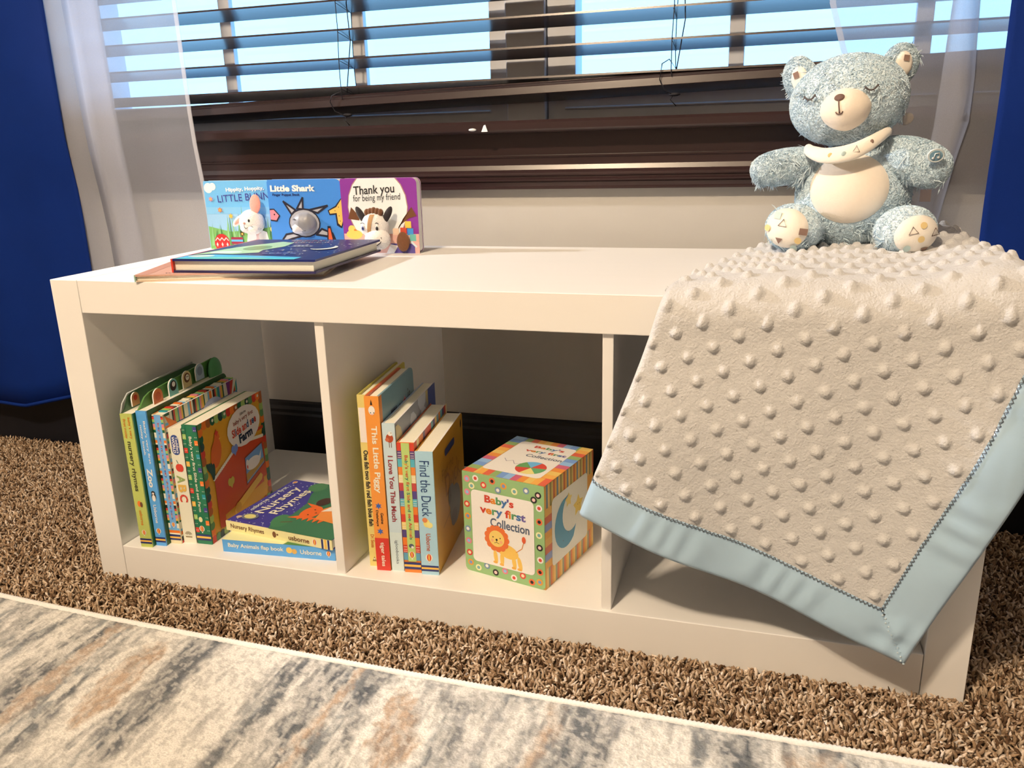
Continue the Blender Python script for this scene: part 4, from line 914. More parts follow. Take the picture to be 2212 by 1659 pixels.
# --- on the bench top: peach soft cover, navy hardback
L, Dp, T = 0.236, 0.200, 0.0085
o, S, C_, Bm, P, SF, TF = lying('picture_book', 'thin peach picture book lying under the navy book on the bench top', 'books lying on the bench top', (0.1365, -0.0035, H), 18.5, L, Dp, T, I(150, 170, 140), I(206, 150, 118), I(216, 180, 140), spine_left=True, ct=0.0018, hard=True, ov=0.003, r=0.001)
TF.rect(0, 0, 0.07, 1, I(196, 134, 104), 1); TF.text('words and pictures by', 0.42, 0.055, 0.130, 0.0090, I(96, 66, 60), 3, shear=0.25, bold=0.0); TF.line([(0.24, 0.18), (0.30, 0.20), (0.34, 0.18)], 0.0014, I(110, 70, 60), 3); TF.line([(0.27, 0.23), (0.31, 0.24)], 0.0016, I(110, 70, 60), 3)
fin2(o, S, C_, Bm, P)
L, Dp, T = 0.1965, 0.214, 0.0170
o, S, C_, Bm, P, SF, TF = lying('picture_book', 'navy night-sky hardback with a red spine lying on the peach book', 'books lying on the bench top', (0.1722, 0.0235, H + 0.0087), 4.0, L, Dp, T, I(206, 62, 40), I(24, 33, 86), I(44, 36, 70), spine_left=True, ct=0.0026, hard=True, ov=0.0045, r=0.0015)
TF.poly([(0.02, 0.0), (0.02, 0.15), (0.18, 0.20), (0.40, 0.17), (0.66, 0.13), (0.86, 0.10), (0.86, 0.0)], I(76, 176, 206), 2); TF.poly([(0.02, 0.03), (0.3, 0.10), (0.6, 0.06), (0.86, 0.05), (0.86, 0.0), (0.02, 0.0)], I(90, 196, 190), 3); TF.poly([(0.15, 0.02), (0.45, 0.06), (0.72, 0.025), (0.40, 0.03)], I(160, 206, 150), 4)
TF.poly([(0.03, 0.18), (0.12, 0.55), (0.30, 0.86), (0.42, 0.80), (0.46, 0.60), (0.40, 0.42), (0.44, 0.30), (0.30, 0.22), (0.16, 0.24)], I(176, 206, 150), 2); TF.disc(0.20, 0.30, 0.022, I(214, 230, 196), 3, ry=0.014); TF.disc(0.30, 0.52, 0.018, I(120, 150, 90), 3, ry=0.024); TF.disc(0.14, 0.12, 0.018, I(206, 226, 200), 4, ry=0.010)
for k in range(70): TF.disc(0.40 + 0.58 * random.random(), 0.20 + 0.78 * random.random(), 0.0007 + 0.0008 * random.random(), I(224, 228, 244), 1, n=6)
for k in range(34): TF.poly([(0.34 + 0.021 * (k % 17) + 0.006, 0.90 - 0.10 * (k // 17)), (0.352 + 0.021 * (k % 17), 0.93 - 0.10 * (k // 17)), (0.356 + 0.021 * (k % 17), 0.88 - 0.10 * (k // 17))], (I(226, 140, 140), I(150, 190, 226), I(240, 230, 214))[k % 3], 2)
TF.disc(0.80, 0.52, 0.0175, I(230, 226, 206), 3, ry=0.022); TF.disc(0.765, 0.555, 0.0165, I(24, 33, 86), 4, ry=0.021)
for k, (a, b) in enumerate(((0.56, 0.40), (0.66, 0.30), (0.74, 0.36), (0.90, 0.70), (0.60, 0.66), (0.48, 0.33))): TF.star(a, b, 0.0035, I(240, 240, 230), 3, inner=0.35)
for k in range(5): TF.rect(0.53 + 0.03 * k, 0.58, 0.552 + 0.03 * k, 0.605, I(206, 214, 236), 3); TF.rect(0.50 + 0.05 * k, 0.235, 0.54 + 0.05 * k, 0.25, I(150, 160, 210), 3)
fin2(o, S, C_, Bm, P)

# --- three standing puppet books
def puppet_book(label, loc, yaw, w, h, T, front_m, which=(1, 1, 1, 1), r=0.008):
    o = thing('puppet_book', label, 'book', loc, yaw, 'finger puppet books standing on the bench top')
    Fm = MB(); Fm.prism(rounded(w, h, r, which), (0, 0, 0), Xv, Zv, -Yv, 0.0022, front_m, side=paper_w)
    P = MB(); P.prism(rounded(w - 0.0012, h - 0.0012, r, which), (0.0006, 0.0023, 0.0006), Xv, Zv, -Yv, T - 0.0046, paper_w)
    Bm = MB(); Bm.prism(rounded(w, h, r, which), (0, T - 0.0022, 0), Xv, Zv, -Yv, 0.0022, front_m, side=paper_w)
    S = MB(); S.box((-0.0012, 0.0002, r * 0.3), (0.0, T - 0.0002, h - r * 0.3), front_m); S.build('spine', o)
    P.build('page_block', o); Bm.build('back_cover', o)
    return o, Fm, Face(Fm, (0, -0.00002, 0), Xv, Zv, w, h)
# bunny
o, Fm, F = puppet_book('board book with a white bunny puppet on a meadow cover', (0.0140, 0.3195, H), 0, 0.136, 0.1085, 0.016, I(150, 182, 192), which=(0, 1, 1, 0), r=0.006)
F.rect(0, 0.62, 1, 1, I(112, 172, 196), 1); F.rect(0, 0.52, 1, 0.62, I(130, 178, 194), 1); F.disc(0.06, 0.90, 0.008, I(224, 234, 232), 2); F.disc(0.12, 0.92, 0.006, I(224, 234, 232), 3)
F.poly([(0, 0), (0, 0.34), (0.3, 0.26), (0.7, 0.30), (1, 0.36), (1, 0)], I(120, 164, 84), 2)
for k in range(46):
    x = random.random() * 0.98; hgt = 0.22 + 0.30 * random.random(); F.poly([(x, 0.05), (x + 0.035, 0.05), (x + 0.02 + 0.08 * (random.random() - 0.5), hgt + (0.15 if k % 7 == 0 else 0))], (I(84, 132, 66), I(120, 168, 92), I(60, 108, 62), I(140, 180, 110))[k % 4], 3 + k % 3)
F.text('Hippity, Hoppity,', 0.56, 0.875, 0.070, 0.0078, I(240, 246, 240), 7, rot=2, bold=0.035); F.text('LITTLE BUNNY', 0.565, 0.765, 0.106, 0.0110, I(70, 62, 120), 7, rot=3, bold=0.0)
for a, b, c_ in ((0.08, 0.74, PINK), (0.19, 0.58, I(232, 120, 60)), (0.33, 0.49, YEL), (0.46, 0.23, BROWN)): F.star(a, b, 0.0048, c_, 7, n=6, inner=0.5); F.disc(a, b, 0.0016, YEL, 8)
F.disc(0.17, 0.09, 0.0145, I(190, 44, 40), 7, ry=0.0150)
for k in range(3): F.star(0.10 + 0.07 * k, 0.07, 0.0038, LPINK, 8, n=2, inner=0.5); F.line([(0.08 + 0.06 * k, 0.13), (0.11 + 0.06 * k, 0.17), (0.14 + 0.06 * k, 0.13)], 0.0016, LPINK, 8)
F.rect(0.30, 0.08, 0.46, 0.18, I(150, 44, 60), 7); F.rect(0.30, 0.115, 0.46, 0.145, I(96, 160, 190), 8)
F.poly([(0.50, 0.0), (0.54, 0.26), (0.70, 0.30), (0.80, 0.26), (0.84, 0.0)], I(240, 226, 206), 8); F.disc(0.675, 0.17, 0.009, I(238, 190, 170), 9, ry=0.012)
for s_ in (-1, 1): F.disc(0.67 + 0.045 * s_, 0.19, 0.0042, I(246, 236, 222), 10, ry=0.006)
F.disc(0.92, 0.26, 0.0075, I(244, 206, 96), 8); F.disc(0.885, 0.30, 0.0050, I(244, 206, 96), 8); F.rect(0.94, 0.12, 1.0, 0.2, ORG, 8); F.disc(0.885, 0.15, 0.003, PURP, 8)
Fm.build('front_cover', o)
felt = mat('cream_plush', seen(236, 224, 204), rough=0.95, sheen=0.5, var=0.08, scale=300, bump=0.8, bump_scale=500)
mb = MB(); hx, hz = 0.089, 0.0460
mb.ellipsoid((hx, -0.010, hz), ((0.0215, 0, 0), (0, 0.0145, 0), (0, 0, 0.0195)), felt, 26, 16, lambda d: 1 + 0.10 * max(0, -d[2]) - 0.05 * max(0, d[2]))
mb.ellipsoid((hx - 0.006, -0.0165, hz - 0.010), ((0.011, 0, 0), (0, 0.009, 0), (0, 0, 0.008)), felt, 18, 10); mb.ellipsoid((hx + 0.007, -0.0165, hz - 0.011), ((0.011, 0, 0), (0, 0.009, 0), (0, 0, 0.008)), felt, 18, 10)
hd = mb.build('puppet_head', o); hd['label'] = 'white plush bunny head with a smile'
mb = MB(); mb.ellipsoid((hx + 0.004, -0.0242, hz + 0.002), ((0.0018, 0, 0), (0, 0.0012, 0), (0, 0, 0.0026)), BLACKI, 10, 6); mb.build('eye', hd)
mb = MB(); mb.ellipsoid((hx - 0.0045, -0.0250, hz - 0.002), ((0.0022, 0, 0), (0, 0.0014, 0), (0, 0, 0.0018)), I(220, 150, 120), 10, 6); mb.build('nose', hd)
mb = MB(); mb.tube([(hx - 0.004, -0.0262, hz - 0.0045), (hx - 0.0035, -0.0265, hz - 0.008), (hx - 0.001, -0.0268, hz - 0.010), (hx + 0.0025, -0.0265, hz - 0.0085)], 0.0005, BLACKI, k=5)
mb.tube([(hx + 0.007, -0.0255, hz - 0.006), (hx + 0.011, -0.0245, hz - 0.008)], 0.0004, BLACKI, k=5); mb.build('mouth', hd)
earm = mat('pink_felt', seen(222, 142, 116), rough=0.95, sheen=0.3, var=0.06, scale=300, bump=0.4, bump_scale=400)
mb = MB(); ca, sa = math.cos(-0.12), math.sin(-0.12); mb.ellipsoid((hx + 0.012, -0.014, hz + 0.027), ((0.0100 * ca, 0, -0.0100 * sa * -1), (0, 0.0022, 0), (0.0150 * -sa, 0, 0.0150 * ca)), earm, 18, 10); e_ = mb.build('puppet_ear', hd)
mb = MB(); mb.ellipsoid((hx - 0.0225, -0.0135, hz + 0.001), ((0.0105, 0, 0.0085), (0, 0.0028, 0), (-0.0030, 0, 0.0046)), felt, 18, 10); mb.ellipsoid((hx - 0.0220, -0.0160, hz + 0.0005), ((0.0065, 0, 0.0052), (0, 0.0016, 0), (-0.0014, 0, 0.0024)), earm, 14, 8); mb.build('puppet_ear', hd)
# shark
o, Fm, F = puppet_book('blue board book with a grey shark puppet on its cover', (0.1429, 0.3020, H), 0, 0.1262, 0.1098, 0.016, I(68, 128, 186), which=(0, 0, 1, 0), r=0.009)
F.text('Little Shark', 0.345, 0.880, 0.078, 0.0098, I(238, 234, 226), 6, bold=0.05); F.text('Finger Puppet Book', 0.25, 0.790, 0.048, 0.0046, I(36, 46, 80), 6, bold=0.03)
OUT, FIN = I(40, 36, 44), I(176, 166, 156)
def outlined(pts, fill, lv, wd=0.0030): F.poly(pts, fill, lv); F.line(list(pts) + [pts[0], pts[1]], wd, OUT, lv + 1)
outlined([(0.30, 0.52), (0.20, 0.70), (0.36, 0.58)], FIN, 2); outlined([(0.38, 0.60), (0.47, 0.75), (0.46, 0.56), (0.58, 0.58)], FIN, 2); outlined([(0.54, 0.58), (0.80, 0.64), (0.66, 0.54)], FIN, 2)
outlined([(0.30, 0.26), (0.20, 0.24), (0.11, 0.12), (0.28, 0.18), (0.42, 0.22)], FIN, 2); outlined([(0.62, 0.24), (0.76, 0.22), (0.90, 0.10), (0.84, 0.26), (0.70, 0.32)], FIN, 2)
F.disc(0.47, 0.40, 0.0275, OUT, 4, ry=0.0220); F.disc(0.47, 0.40, 0.0255, FIN, 5, ry=0.0200)
F.poly([(0.0, 0.60), (0.06, 0.60), (0.14, 0.50), (0.09, 0.42), (0.0, 0.43)], OUT, 2); F.poly([(0.0, 0.58), (0.055, 0.585), (0.12, 0.505), (0.08, 0.44), (0.0, 0.45)], PINK, 3); F.disc(0.06, 0.52, 0.0013, BLACKI, 4)
SF_ = [(0.99, 0.72), (0.92, 0.62), (0.82, 0.57), (0.83, 0.53), (0.92, 0.54), (0.93, 0.40), (0.97, 0.36), (1.0, 0.45), (1.0, 0.72)]
F.poly([(0.985, 0.735), (0.905, 0.635), (0.80, 0.575), (0.82, 0.51), (0.90, 0.52), (0.91, 0.37), (0.97, 0.33), (1, 0.4), (1, 0.735)], OUT, 2); F.poly(SF_, I(240, 180, 80), 3)
for a, b in ((0.95, 0.62), (0.90, 0.57), (0.95, 0.50), (0.96, 0.43)): F.disc(a, b, 0.0008, BLACKI, 4, n=6)
F.poly([(0.70, 0), (0.76, 0.14), (0.78, 0.36), (0.82, 0.36), (0.86, 0.16), (0.96, 0.05), (0.96, 0)], OUT, 3); F.poly([(0.72, 0), (0.78, 0.14), (0.79, 0.33), (0.815, 0.33), (0.84, 0.15), (0.93, 0.05), (0.93, 0)], I(232, 96, 50), 4)
F.rect(0.50, 0.0, 0.78, 0.20, I(60, 116, 176), 1); F.poly([(0.50, 0.0), (0.54, 0.08), (0.60, 0.02), (0.66, 0.09), (0.70, 0.0)], OUT, 2)
Fm.build('front_cover', o)
gfelt = mat('grey_satin_fabric', seen(136, 128, 120), rough=0.40, spec=0.5, sheen=0.3, var=0.12, scale=120, bump=0.35, bump_scale=160); wfelt = mat('white_satin_fabric', seen(224, 206, 200), rough=0.35, spec=0.5, var=0.06, scale=120, bump=0.35, bump_scale=150)
mb = MB(); cx, cz = 0.0605, 0.0440
mb.ellipsoid((cx + 0.002, -0.0062, cz + 0.001), ((0.0190, 0, 0), (0, 0.0135, 0), (0, 0, 0.0158)), gfelt, 30, 18, lambda d: 1 + 0.03 * math.sin(9 * d[0]) * d[1])
hd = mb.build('puppet_head', o); hd['label'] = 'grey stuffed shark head bulging from the cover'
mb = MB(); mb.ellipsoid((cx - 0.0045, -0.0085, cz - 0.0060), ((0.0125, 0, 0.004), (0, 0.0118, 0), (-0.003, 0, 0.0085)), wfelt, 26, 14, lambda d: 1 + 0.05 * math.sin(11 * d[0] + 5 * d[2])); mb.build('puppet_belly', hd)
mb = MB(); mb.tube([(cx - 0.0115, -0.0160, cz + 0.0065), (cx - 0.0085, -0.0178, cz + 0.0080), (cx - 0.0060, -0.0185, cz + 0.0062)], 0.0006, BLACKI, k=5); mb.tube([(cx + 0.006, -0.0150, cz - 0.0105), (cx + 0.011, -0.0135, cz - 0.0075), (cx + 0.014, -0.0118, cz - 0.0045)], 0.0006, BLACKI, k=5); mb.build('eye', hd)
# cow
o, Fm, F = puppet_book('purple board book with a cow puppet on its cover', (0.2706, 0.2990, H), 0, 0.1232, 0.1100, 0.0165, I(136, 52, 128), which=(0, 1, 1, 0), r=0.008)
F.disc(0.475, 0.62, 0.0495, I(176, 130, 110), 1, ry=0.0560); F.disc(0.475, 0.62, 0.0480, I(238, 226, 208), 2, ry=0.0545)
F.text('Thank you', 0.44, 0.835, 0.067, 0.0165, BLACKI, 5, rot=3, bold=0.012, shear=0.05); F.text('for being my friend', 0.47, 0.735, 0.077, 0.0125, BLACKI, 5, rot=2, bold=0.0, shear=0.05)
F.rect(0, 0, 1, 0.26, I(226, 168, 140), 3); F.disc(0.9, 0.04, 0.022, I(238, 170, 150), 4, ry=0.014)
F.poly([(0.07, 0.46), (0.12, 0.62), (0.22, 0.50), (0.22, 0.44)], BROWN, 3); F.poly([(0.80, 0.46), (0.92, 0.62), (0.98, 0.50), (0.88, 0.47), (0.74, 0.36), (0.72, 0.30)], BROWN, 3)
F.disc(0.14, 0.25, 0.0135, I(244, 196, 90), 4, ry=0.007); F.disc(0.11, 0.32, 0.0060, I(244, 196, 90), 5); F.poly([(0.14, 0.325), (0.19, 0.30), (0.14, 0.30)], ORG, 6)
for a, b, c_ in ((0.80, 0.30, I(210, 80, 50)), (0.89, 0.29, I(70, 140, 190)), (0.865, 0.385, I(240, 186, 70)), (0.92, 0.21, I(110, 176, 150)), (0.70, 0.29, I(232, 190, 150))): F.rect(a - 0.04, b - 0.045, a + 0.04, b + 0.045, c_, 5)
F.rect(0.62, 0.0, 0.94, 0.13, I(92, 74, 130), 4); F.line([(0.90, 0.15), (0.96, 0.09)], 0.003, I(214, 214, 206), 6); F.poly([(0.56, 0.0), (0.62, 0.12), (0.72, 0.10), (0.66, 0)], I(246, 236, 220), 5)
Fm.build('front_cover', o)
mb = MB(); cx, cz = 0.0615, 0.0370
mb.ellipsoid((cx - 0.003, -0.0120, cz + 0.004), ((0.0215, 0, 0), (0, 0.0165, 0), (0, 0, 0.0215)), felt, 28, 18)
mb.ellipsoid((cx + 0.0035, -0.0200, cz - 0.0145), ((0.0200, 0, 0), (0, 0.0160, 0), (0, 0, 0.0160)), felt, 28, 16)
hd = mb.build('puppet_head', o); hd['label'] = 'cream plush cow head with black ears and a brown blaze'
bfelt = mat('black_felt', seen(44, 36, 34), rough=0.95, sheen=0.2, var=0.15, scale=300, bump=0.3); brf = mat('brown_felt', seen(104, 62, 34), rough=0.95, sheen=0.3, var=0.15, scale=300, bump=0.4, bump_scale=400); tanf = mat('tan_felt', seen(166, 120, 72), rough=0.95, sheen=0.3, var=0.1, scale=300, bump=0.4, bump_scale=400)
for s_ in (-1, 1):
    mb = MB(); bx_ = cx - 0.003 + s_ * 0.0205
    mb.ellipsoid((bx_ + s_ * 0.001, -0.0135, cz + 0.0205), ((0.0065, 0, s_ * 0.001), (0, 0.0040, 0), (s_ * 0.0055, 0, 0.0125)), bfelt, 16, 12); mb.build('puppet_ear', hd)
    mb = MB(); ex = cx - 0.005 + s_ * 0.0115
    mb.ellipsoid((ex, -0.0265, cz + 0.003), ((0.0030, 0, 0), (0, 0.0015, 0), (0, 0, 0.0042)), I(246, 242, 236), 12, 8); mb.ellipsoid((ex + 0.0005, -0.0276, cz + 0.0022), ((0.0021, 0, 0), (0, 0.0010, 0), (0, 0, 0.0031)), I(84, 96, 150) if s_ < 0 else BLACKI, 12, 8); mb.ellipsoid((ex + 0.0007, -0.0285, cz + 0.0026), ((0.0010, 0, 0), (0, 0.0006, 0), (0, 0, 0.0014)), BLACKI, 8, 6)
    mb.tube([(ex - 0.003, -0.0265, cz + 0.0092), (ex, -0.0268, cz + 0.0104), (ex + 0.003, -0.0265, cz + 0.0092)], 0.0005, BLACKI, k=5); mb.build('eye', hd)
mb = MB()
for k in range(5): mb.ellipsoid((cx - 0.0135 + 0.0055 * k, -0.0150, cz + 0.0265 - 0.0012 * abs(k - 2)), ((0.0042, 0, 0), (0, 0.0055, 0), (0, 0, 0.0058)), brf, 12, 8)
mb.build('puppet_hair', hd)
mb = MB()
def blaze(u, v):
    x = cx + 0.001 - 0.0035 + (u - 0.5) * (0.0055 + 0.0020 * v) - 0.004 * (1 - v); z = cz - 0.008 + 0.030 * v
    q = max(0.05, 1 - ((x - cx + 0.003) / 0.0215) ** 2 - ((z - cz - 0.004) / 0.0215) ** 2); return (x, -0.0122 - 0.0169 * math.sqrt(q), z)
mb.grid(blaze, 4, 12, tanf); mb.build('puppet_blaze', hd)
mb = MB(); mb.tube([(cx + 0.0100, -0.0342, cz - 0.0210), (cx + 0.0135, -0.0335, cz - 0.0185), (cx + 0.0158, -0.0318, cz - 0.0135), (cx + 0.0150, -0.0325, cz - 0.0100)], 0.0006, BLACKI, k=5); mb.tube([(cx - 0.003, -0.0350, cz - 0.0220), (cx + 0.004, -0.0358, cz - 0.0240), (cx + 0.0100, -0.0342, cz - 0.0210)], 0.0006, BLACKI, k=5); mb.build('mouth', hd)
mb = MB(); mb.ellipsoid((cx + 0.0375, -0.0050, 0.0175), ((0.0105, 0, 0), (0, 0.0040, 0), (0, 0, 0.0145)), brf, 20, 12); mb.build('puppet_hoof', o)
# ================================================================== the blanket
# fabric coordinates: a runs from the hanging corner along the bottom binding, b along the right binding
TIP = np.array((1.0555, 0.3600)); E1 = np.array((-0.934, -0.356)); E2 = np.array((0.365, -0.931)); BORD = 0.0450
RF = 0.030                                                  # how round the cloth turns over the front edge
def lay(a, b, bump=0.0):
    """fabric point -> place in the room; x along the bench, s down its front (negative: on the top)"""
    x = TIP[0] + a * E1[0] + b * E2[0]; s = TIP[1] + a * E1[1] + b * E2[1]
    fold = 0.7930 - 0.313 * s + 0.004 * np.sin(s * 16 + 0.6)                       # the side that is turned under
    nrm = np.array((0.954, 0.299)); q = (x - fold) * nrm[0]; r = 0.0075
    th = np.clip(q / r, -math.pi / 2, math.pi / 2)
    inpl = np.where(np.abs(q) < r * math.pi / 2, -r * np.cos(th), np.abs(q) - r * math.pi / 2)
    off = r * np.sin(th) + bump * np.where(q > -r, 1, 0)
    x = x + (inpl - q) * nrm[0]; s = s + (inpl - q) * nrm[1]
    s = np.maximum(s, -0.372)
    hh = (0.010 + 0.009 * sstep(0.80, 0.95, x) + 0.012 * sstep(1.03, 1.10, x)) * (1 - 0.25 * sstep(-0.05, 0.0, s)) + 0.0025 * np.sin(x * 31 + s * 19) * sstep(0.02, -0.06, s)
    vx = np.maximum(0, x - (W - 0.012)); vs = np.maximum(0, s + 0.0314)
    rho_s = vs; th_s = np.clip(rho_s / RF, 0, math.pi / 2)
    Yf = -RF * np.sin(th_s); drop_f = RF * (1 - np.cos(th_s)) + np.maximum(0, rho_s - RF * math.pi / 2)
    th_x = np.clip(vx / RF, 0, math.pi / 2); Xr = RF * np.sin(th_x); drop_x = RF * (1 - np.cos(th_x)) + np.maximum(0, vx - RF * math.pi / 2)
    hang = sstep(0.0, 0.10, s)
    Xp = np.minimum(x, W - 0.012) + Xr * (1 - hang) + np.maximum(0, vx) * hang
    Zp = H + hh * (1 - hang) - drop_f - drop_x * (1 - hang) * (1 - 0.0 * hang)
    Zp = Zp + (0.0314 + RF * (math.pi / 2 - 1) - 0.0314) * 0 + hang * (0.011)
    Yp = np.where(s < -0.0314, -(s + 0.0314), 0) + Yf
    # soft falls in the hanging part
    fall = sstep(0.02, 0.16, s)
    wav = 0.0075 * np.sin((x - 0.72) * 17 + s * 4.0) + 0.0035 * np.sin((x - 0.7) * 39 - s * 9)
    eb = np.clip(b / BORD, 0, 1.1); ea = np.clip(a / BORD, 0, 1.1)
    pul = 0.0013 * np.sin(a * 210 + 3.0 * np.sin(a * 47) + 14 * b) * np.clip(eb * (1.1 - eb) * 3.6, 0, 1) + 0.0015 * np.sin(b * 170 + 3.0 * np.sin(b * 41) - 12 * a) * np.clip(ea * (1.1 - ea) * 3.6, 0, 1)
    Yp = Yp - fall * (0.010 + wav) - pul * (1 if bump is not None else 0) - hang * vx * 0.10
    # outward direction for thickness and dots
    ca = np.where(s < -0.0314, 1.0, np.cos(th_s)); sa = np.where(s < -0.0314, 0.0, np.sin(th_s))
    return np.stack([Xp, Yp - off * sa, Zp + off * ca], -1)
blanket = thing('baby_blanket', 'grey dotted baby blanket with blue satin edging draped over the right end of the bench', 'blanket', (0.98, 0.1, H))
ORI = np.array((0.98, 0.1, H))
def fabric(name, amin, amax, bmin, bmax, st, material, dots):
    na, nb = int((amax - amin) / st), int((bmax - bmin) / st)
    A, Bv = np.meshgrid(np.linspace(amin, amax, na + 1), np.linspace(bmin, bmax, nb + 1))
    x = TIP[0] + A * E1[0] + Bv * E2[0]; s = TIP[1] + A * E1[1] + Bv * E2[1]
    ok = (s > -0.385) & ((x - (0.7930 - 0.313 * s)) * 0.954 > -0.030) & (x < W + 0.19)
    bump = np.zeros_like(A)
    if dots:
        P1, P2 = 0.0380, 0.0190
        row = np.round((Bv - BORD - 0.010) / P2); sh = np.where(row % 2 == 0, 0, P1 / 2)
        col_ = np.round((A - BORD - 0.012 - sh) / P1)
        da = A - BORD - 0.012 - sh - col_ * P1 + 0.0012 * (vnoise(row * 3.1, col_ * 2.3, 5) - 0.5); db = Bv - BORD - 0.010 - row * P2
        rr = np.sqrt(da ** 2 + db ** 2) / 0.0054
        bump = 0.0052 * np.sqrt(np.clip(1 - rr ** 2, 0, 1)) ** 0.9 * np.where((A > BORD + 0.006) & (Bv > BORD + 0.006), 1, 0)
        bump = bump + 0.0006 * (vnoise(A * 900, Bv * 900, 12) - 0.5) + 0.0010 * (fbm(A * 130, Bv * 130, 17) - 0.5)
    else:
        e = np.minimum(A, Bv); bump = 0.0030 * np.sqrt(np.clip(1 - ((e - BORD / 2) / (BORD / 2)) ** 2, 0, 1)); ok &= ((A > Bv - 0.0036) if bmax < 0.1 else (Bv > A - 0.0036))
    V = lay(A, Bv, bump) - ORI
    idx = np.arange(A.size).reshape(A.shape)
    Q = np.stack([idx[:-1, :-1], idx[:-1, 1:], idx[1:, 1:], idx[1:, :-1]], -1)
    k = (ok[:-1, :-1] & ok[:-1, 1:] & ok[1:, 1:] & ok[1:, :-1])
    Q = Q[k].reshape(-1, 4); used = np.unique(Q); rem = np.zeros(A.size, int); rem[used] = np.arange(len(used))
    o = np_mesh(name, V.reshape(-1, 3)[used], rem[Q][:, ::-1], material, True, blanket)
    d = o.modifiers.new('solid', 'SOLIDIFY'); d.thickness = 0.0022; d.offset = -1
    return o
minky = mat('grey_plush_fabric', (0.61, 0.62, 0.64), rough=0.95, spec=0.1, sheen=0.6, var=0.07, scale=160, bump=0.7, bump_scale=420)
satin = mat('blue_satin', (0.40, 0.58, 0.76), rough=0.28, spec=0.7, sheen=0.1, var=0.03, scale=60, bump=0.10, bump_scale=55)
o = fabric('dotted_panel', BORD - 0.001, 0.47, BORD - 0.001, 0.86, 0.0021, minky, True)
# satin binding: two strips that meet in a mitre at the hanging corner
o1 = fabric('satin_binding', 0.0, 0.43, 0.0, BORD + 0.0008, 0.0030, satin, False); o1['label'] = 'pale blue satin edging along the bottom'
o2 = fabric('satin_binding', 0.0, BORD + 0.0008, 0.0, 0.62, 0.0030, satin, False); o2['label'] = 'pale blue satin edging along the right side'
stitch_m = mat('grey_thread', (0.10, 0.12, 0.15), rough=0.7, var=0.1); stitch_w = mat('blue_thread', (0.50, 0.62, 0.72), rough=0.5, var=0.1)
mb = MB()
def along(pts, r, m):
    P = lay(np.array([p[0] for p in pts]), np.array([p[1] for p in pts]), np.full(len(pts), 0.0024)) - ORI
    mb.tube([tuple(p) for p in P], r, m, k=5)
along([(a, BORD + (0.0014 if k % 2 else -0.0014)) for k, a in enumerate(np.arange(BORD, 0.40, 0.0022))], 0.0006, stitch_m)
along([(BORD + (0.0014 if k % 2 else -0.0014), b) for k, b in enumerate(np.arange(BORD, 0.36, 0.0022))], 0.0006, stitch_m)
st_o = mb.build('stitching', blanket); st_o['label'] = 'grey zigzag stitching along the satin'
mb = MB()
for k in range(15):
    t = 0.002 + (BORD - 0.003) * k / 14
    P = lay(np.array([t + 0.0010 * (k % 2)]), np.array([t - 0.0010 * (k % 2)]), np.array([0.0022]))[0] - ORI
    mb.ellipsoid(P, ((0.0012, 0, 0), (0, 0.0009, 0), (0, 0, 0.0012)), stitch_w, 8, 6)
mb.build('mitre_stitching', blanket)

# ================================================================== the teddy bear
CB = Vector((0.99, 0.25, 0.4391)); NB = Vector((0.09614, 0.99537, 0)); UB = Vector((0.99537, -0.09614, 0)); ZB = Vector((0, 0, 1))
bear = thing('teddy_bear', 'pale blue plush teddy bear with closed eyes sitting on the dotted blanket', 'teddy bear', CB)
def BP(u, w, d):
    """bear's own picture of itself: u to the right, w up, d towards the room; nearer parts are drawn in towards the eye line"""
    p0 = CB + UB * u + ZB * w; k = 1 - d / 1.1
    return CAM + (p0 - CAM) * k - CB, k
fur_m = mat('blue_fur', (0.69, 0.84, 0.97), rough=0.95, spec=0.12, sheen=0.35, var=0.08, scale=260, bump=0.9, bump_scale=320)
cream_m = mat('cream_velour', (0.92, 0.84, 0.74), rough=0.92, spec=0.1, sheen=0.4, var=0.03, scale=200, bump=0.15, bump_scale=500)
print_m = mat('printed_velour', (0.93, 0.88, 0.80), rough=0.92, spec=0.1, sheen=0.4, var=0.03, scale=200, bump=0.15, bump_scale=500)
brown_t = mat('brown_thread', (0.16, 0.10, 0.085), rough=0.8, var=0.2, scale=800, bump=0.3, bump_scale=1500)
grey_t = mat('grey_lash_thread', (0.09, 0.08, 0.085), rough=0.8, var=0.2)
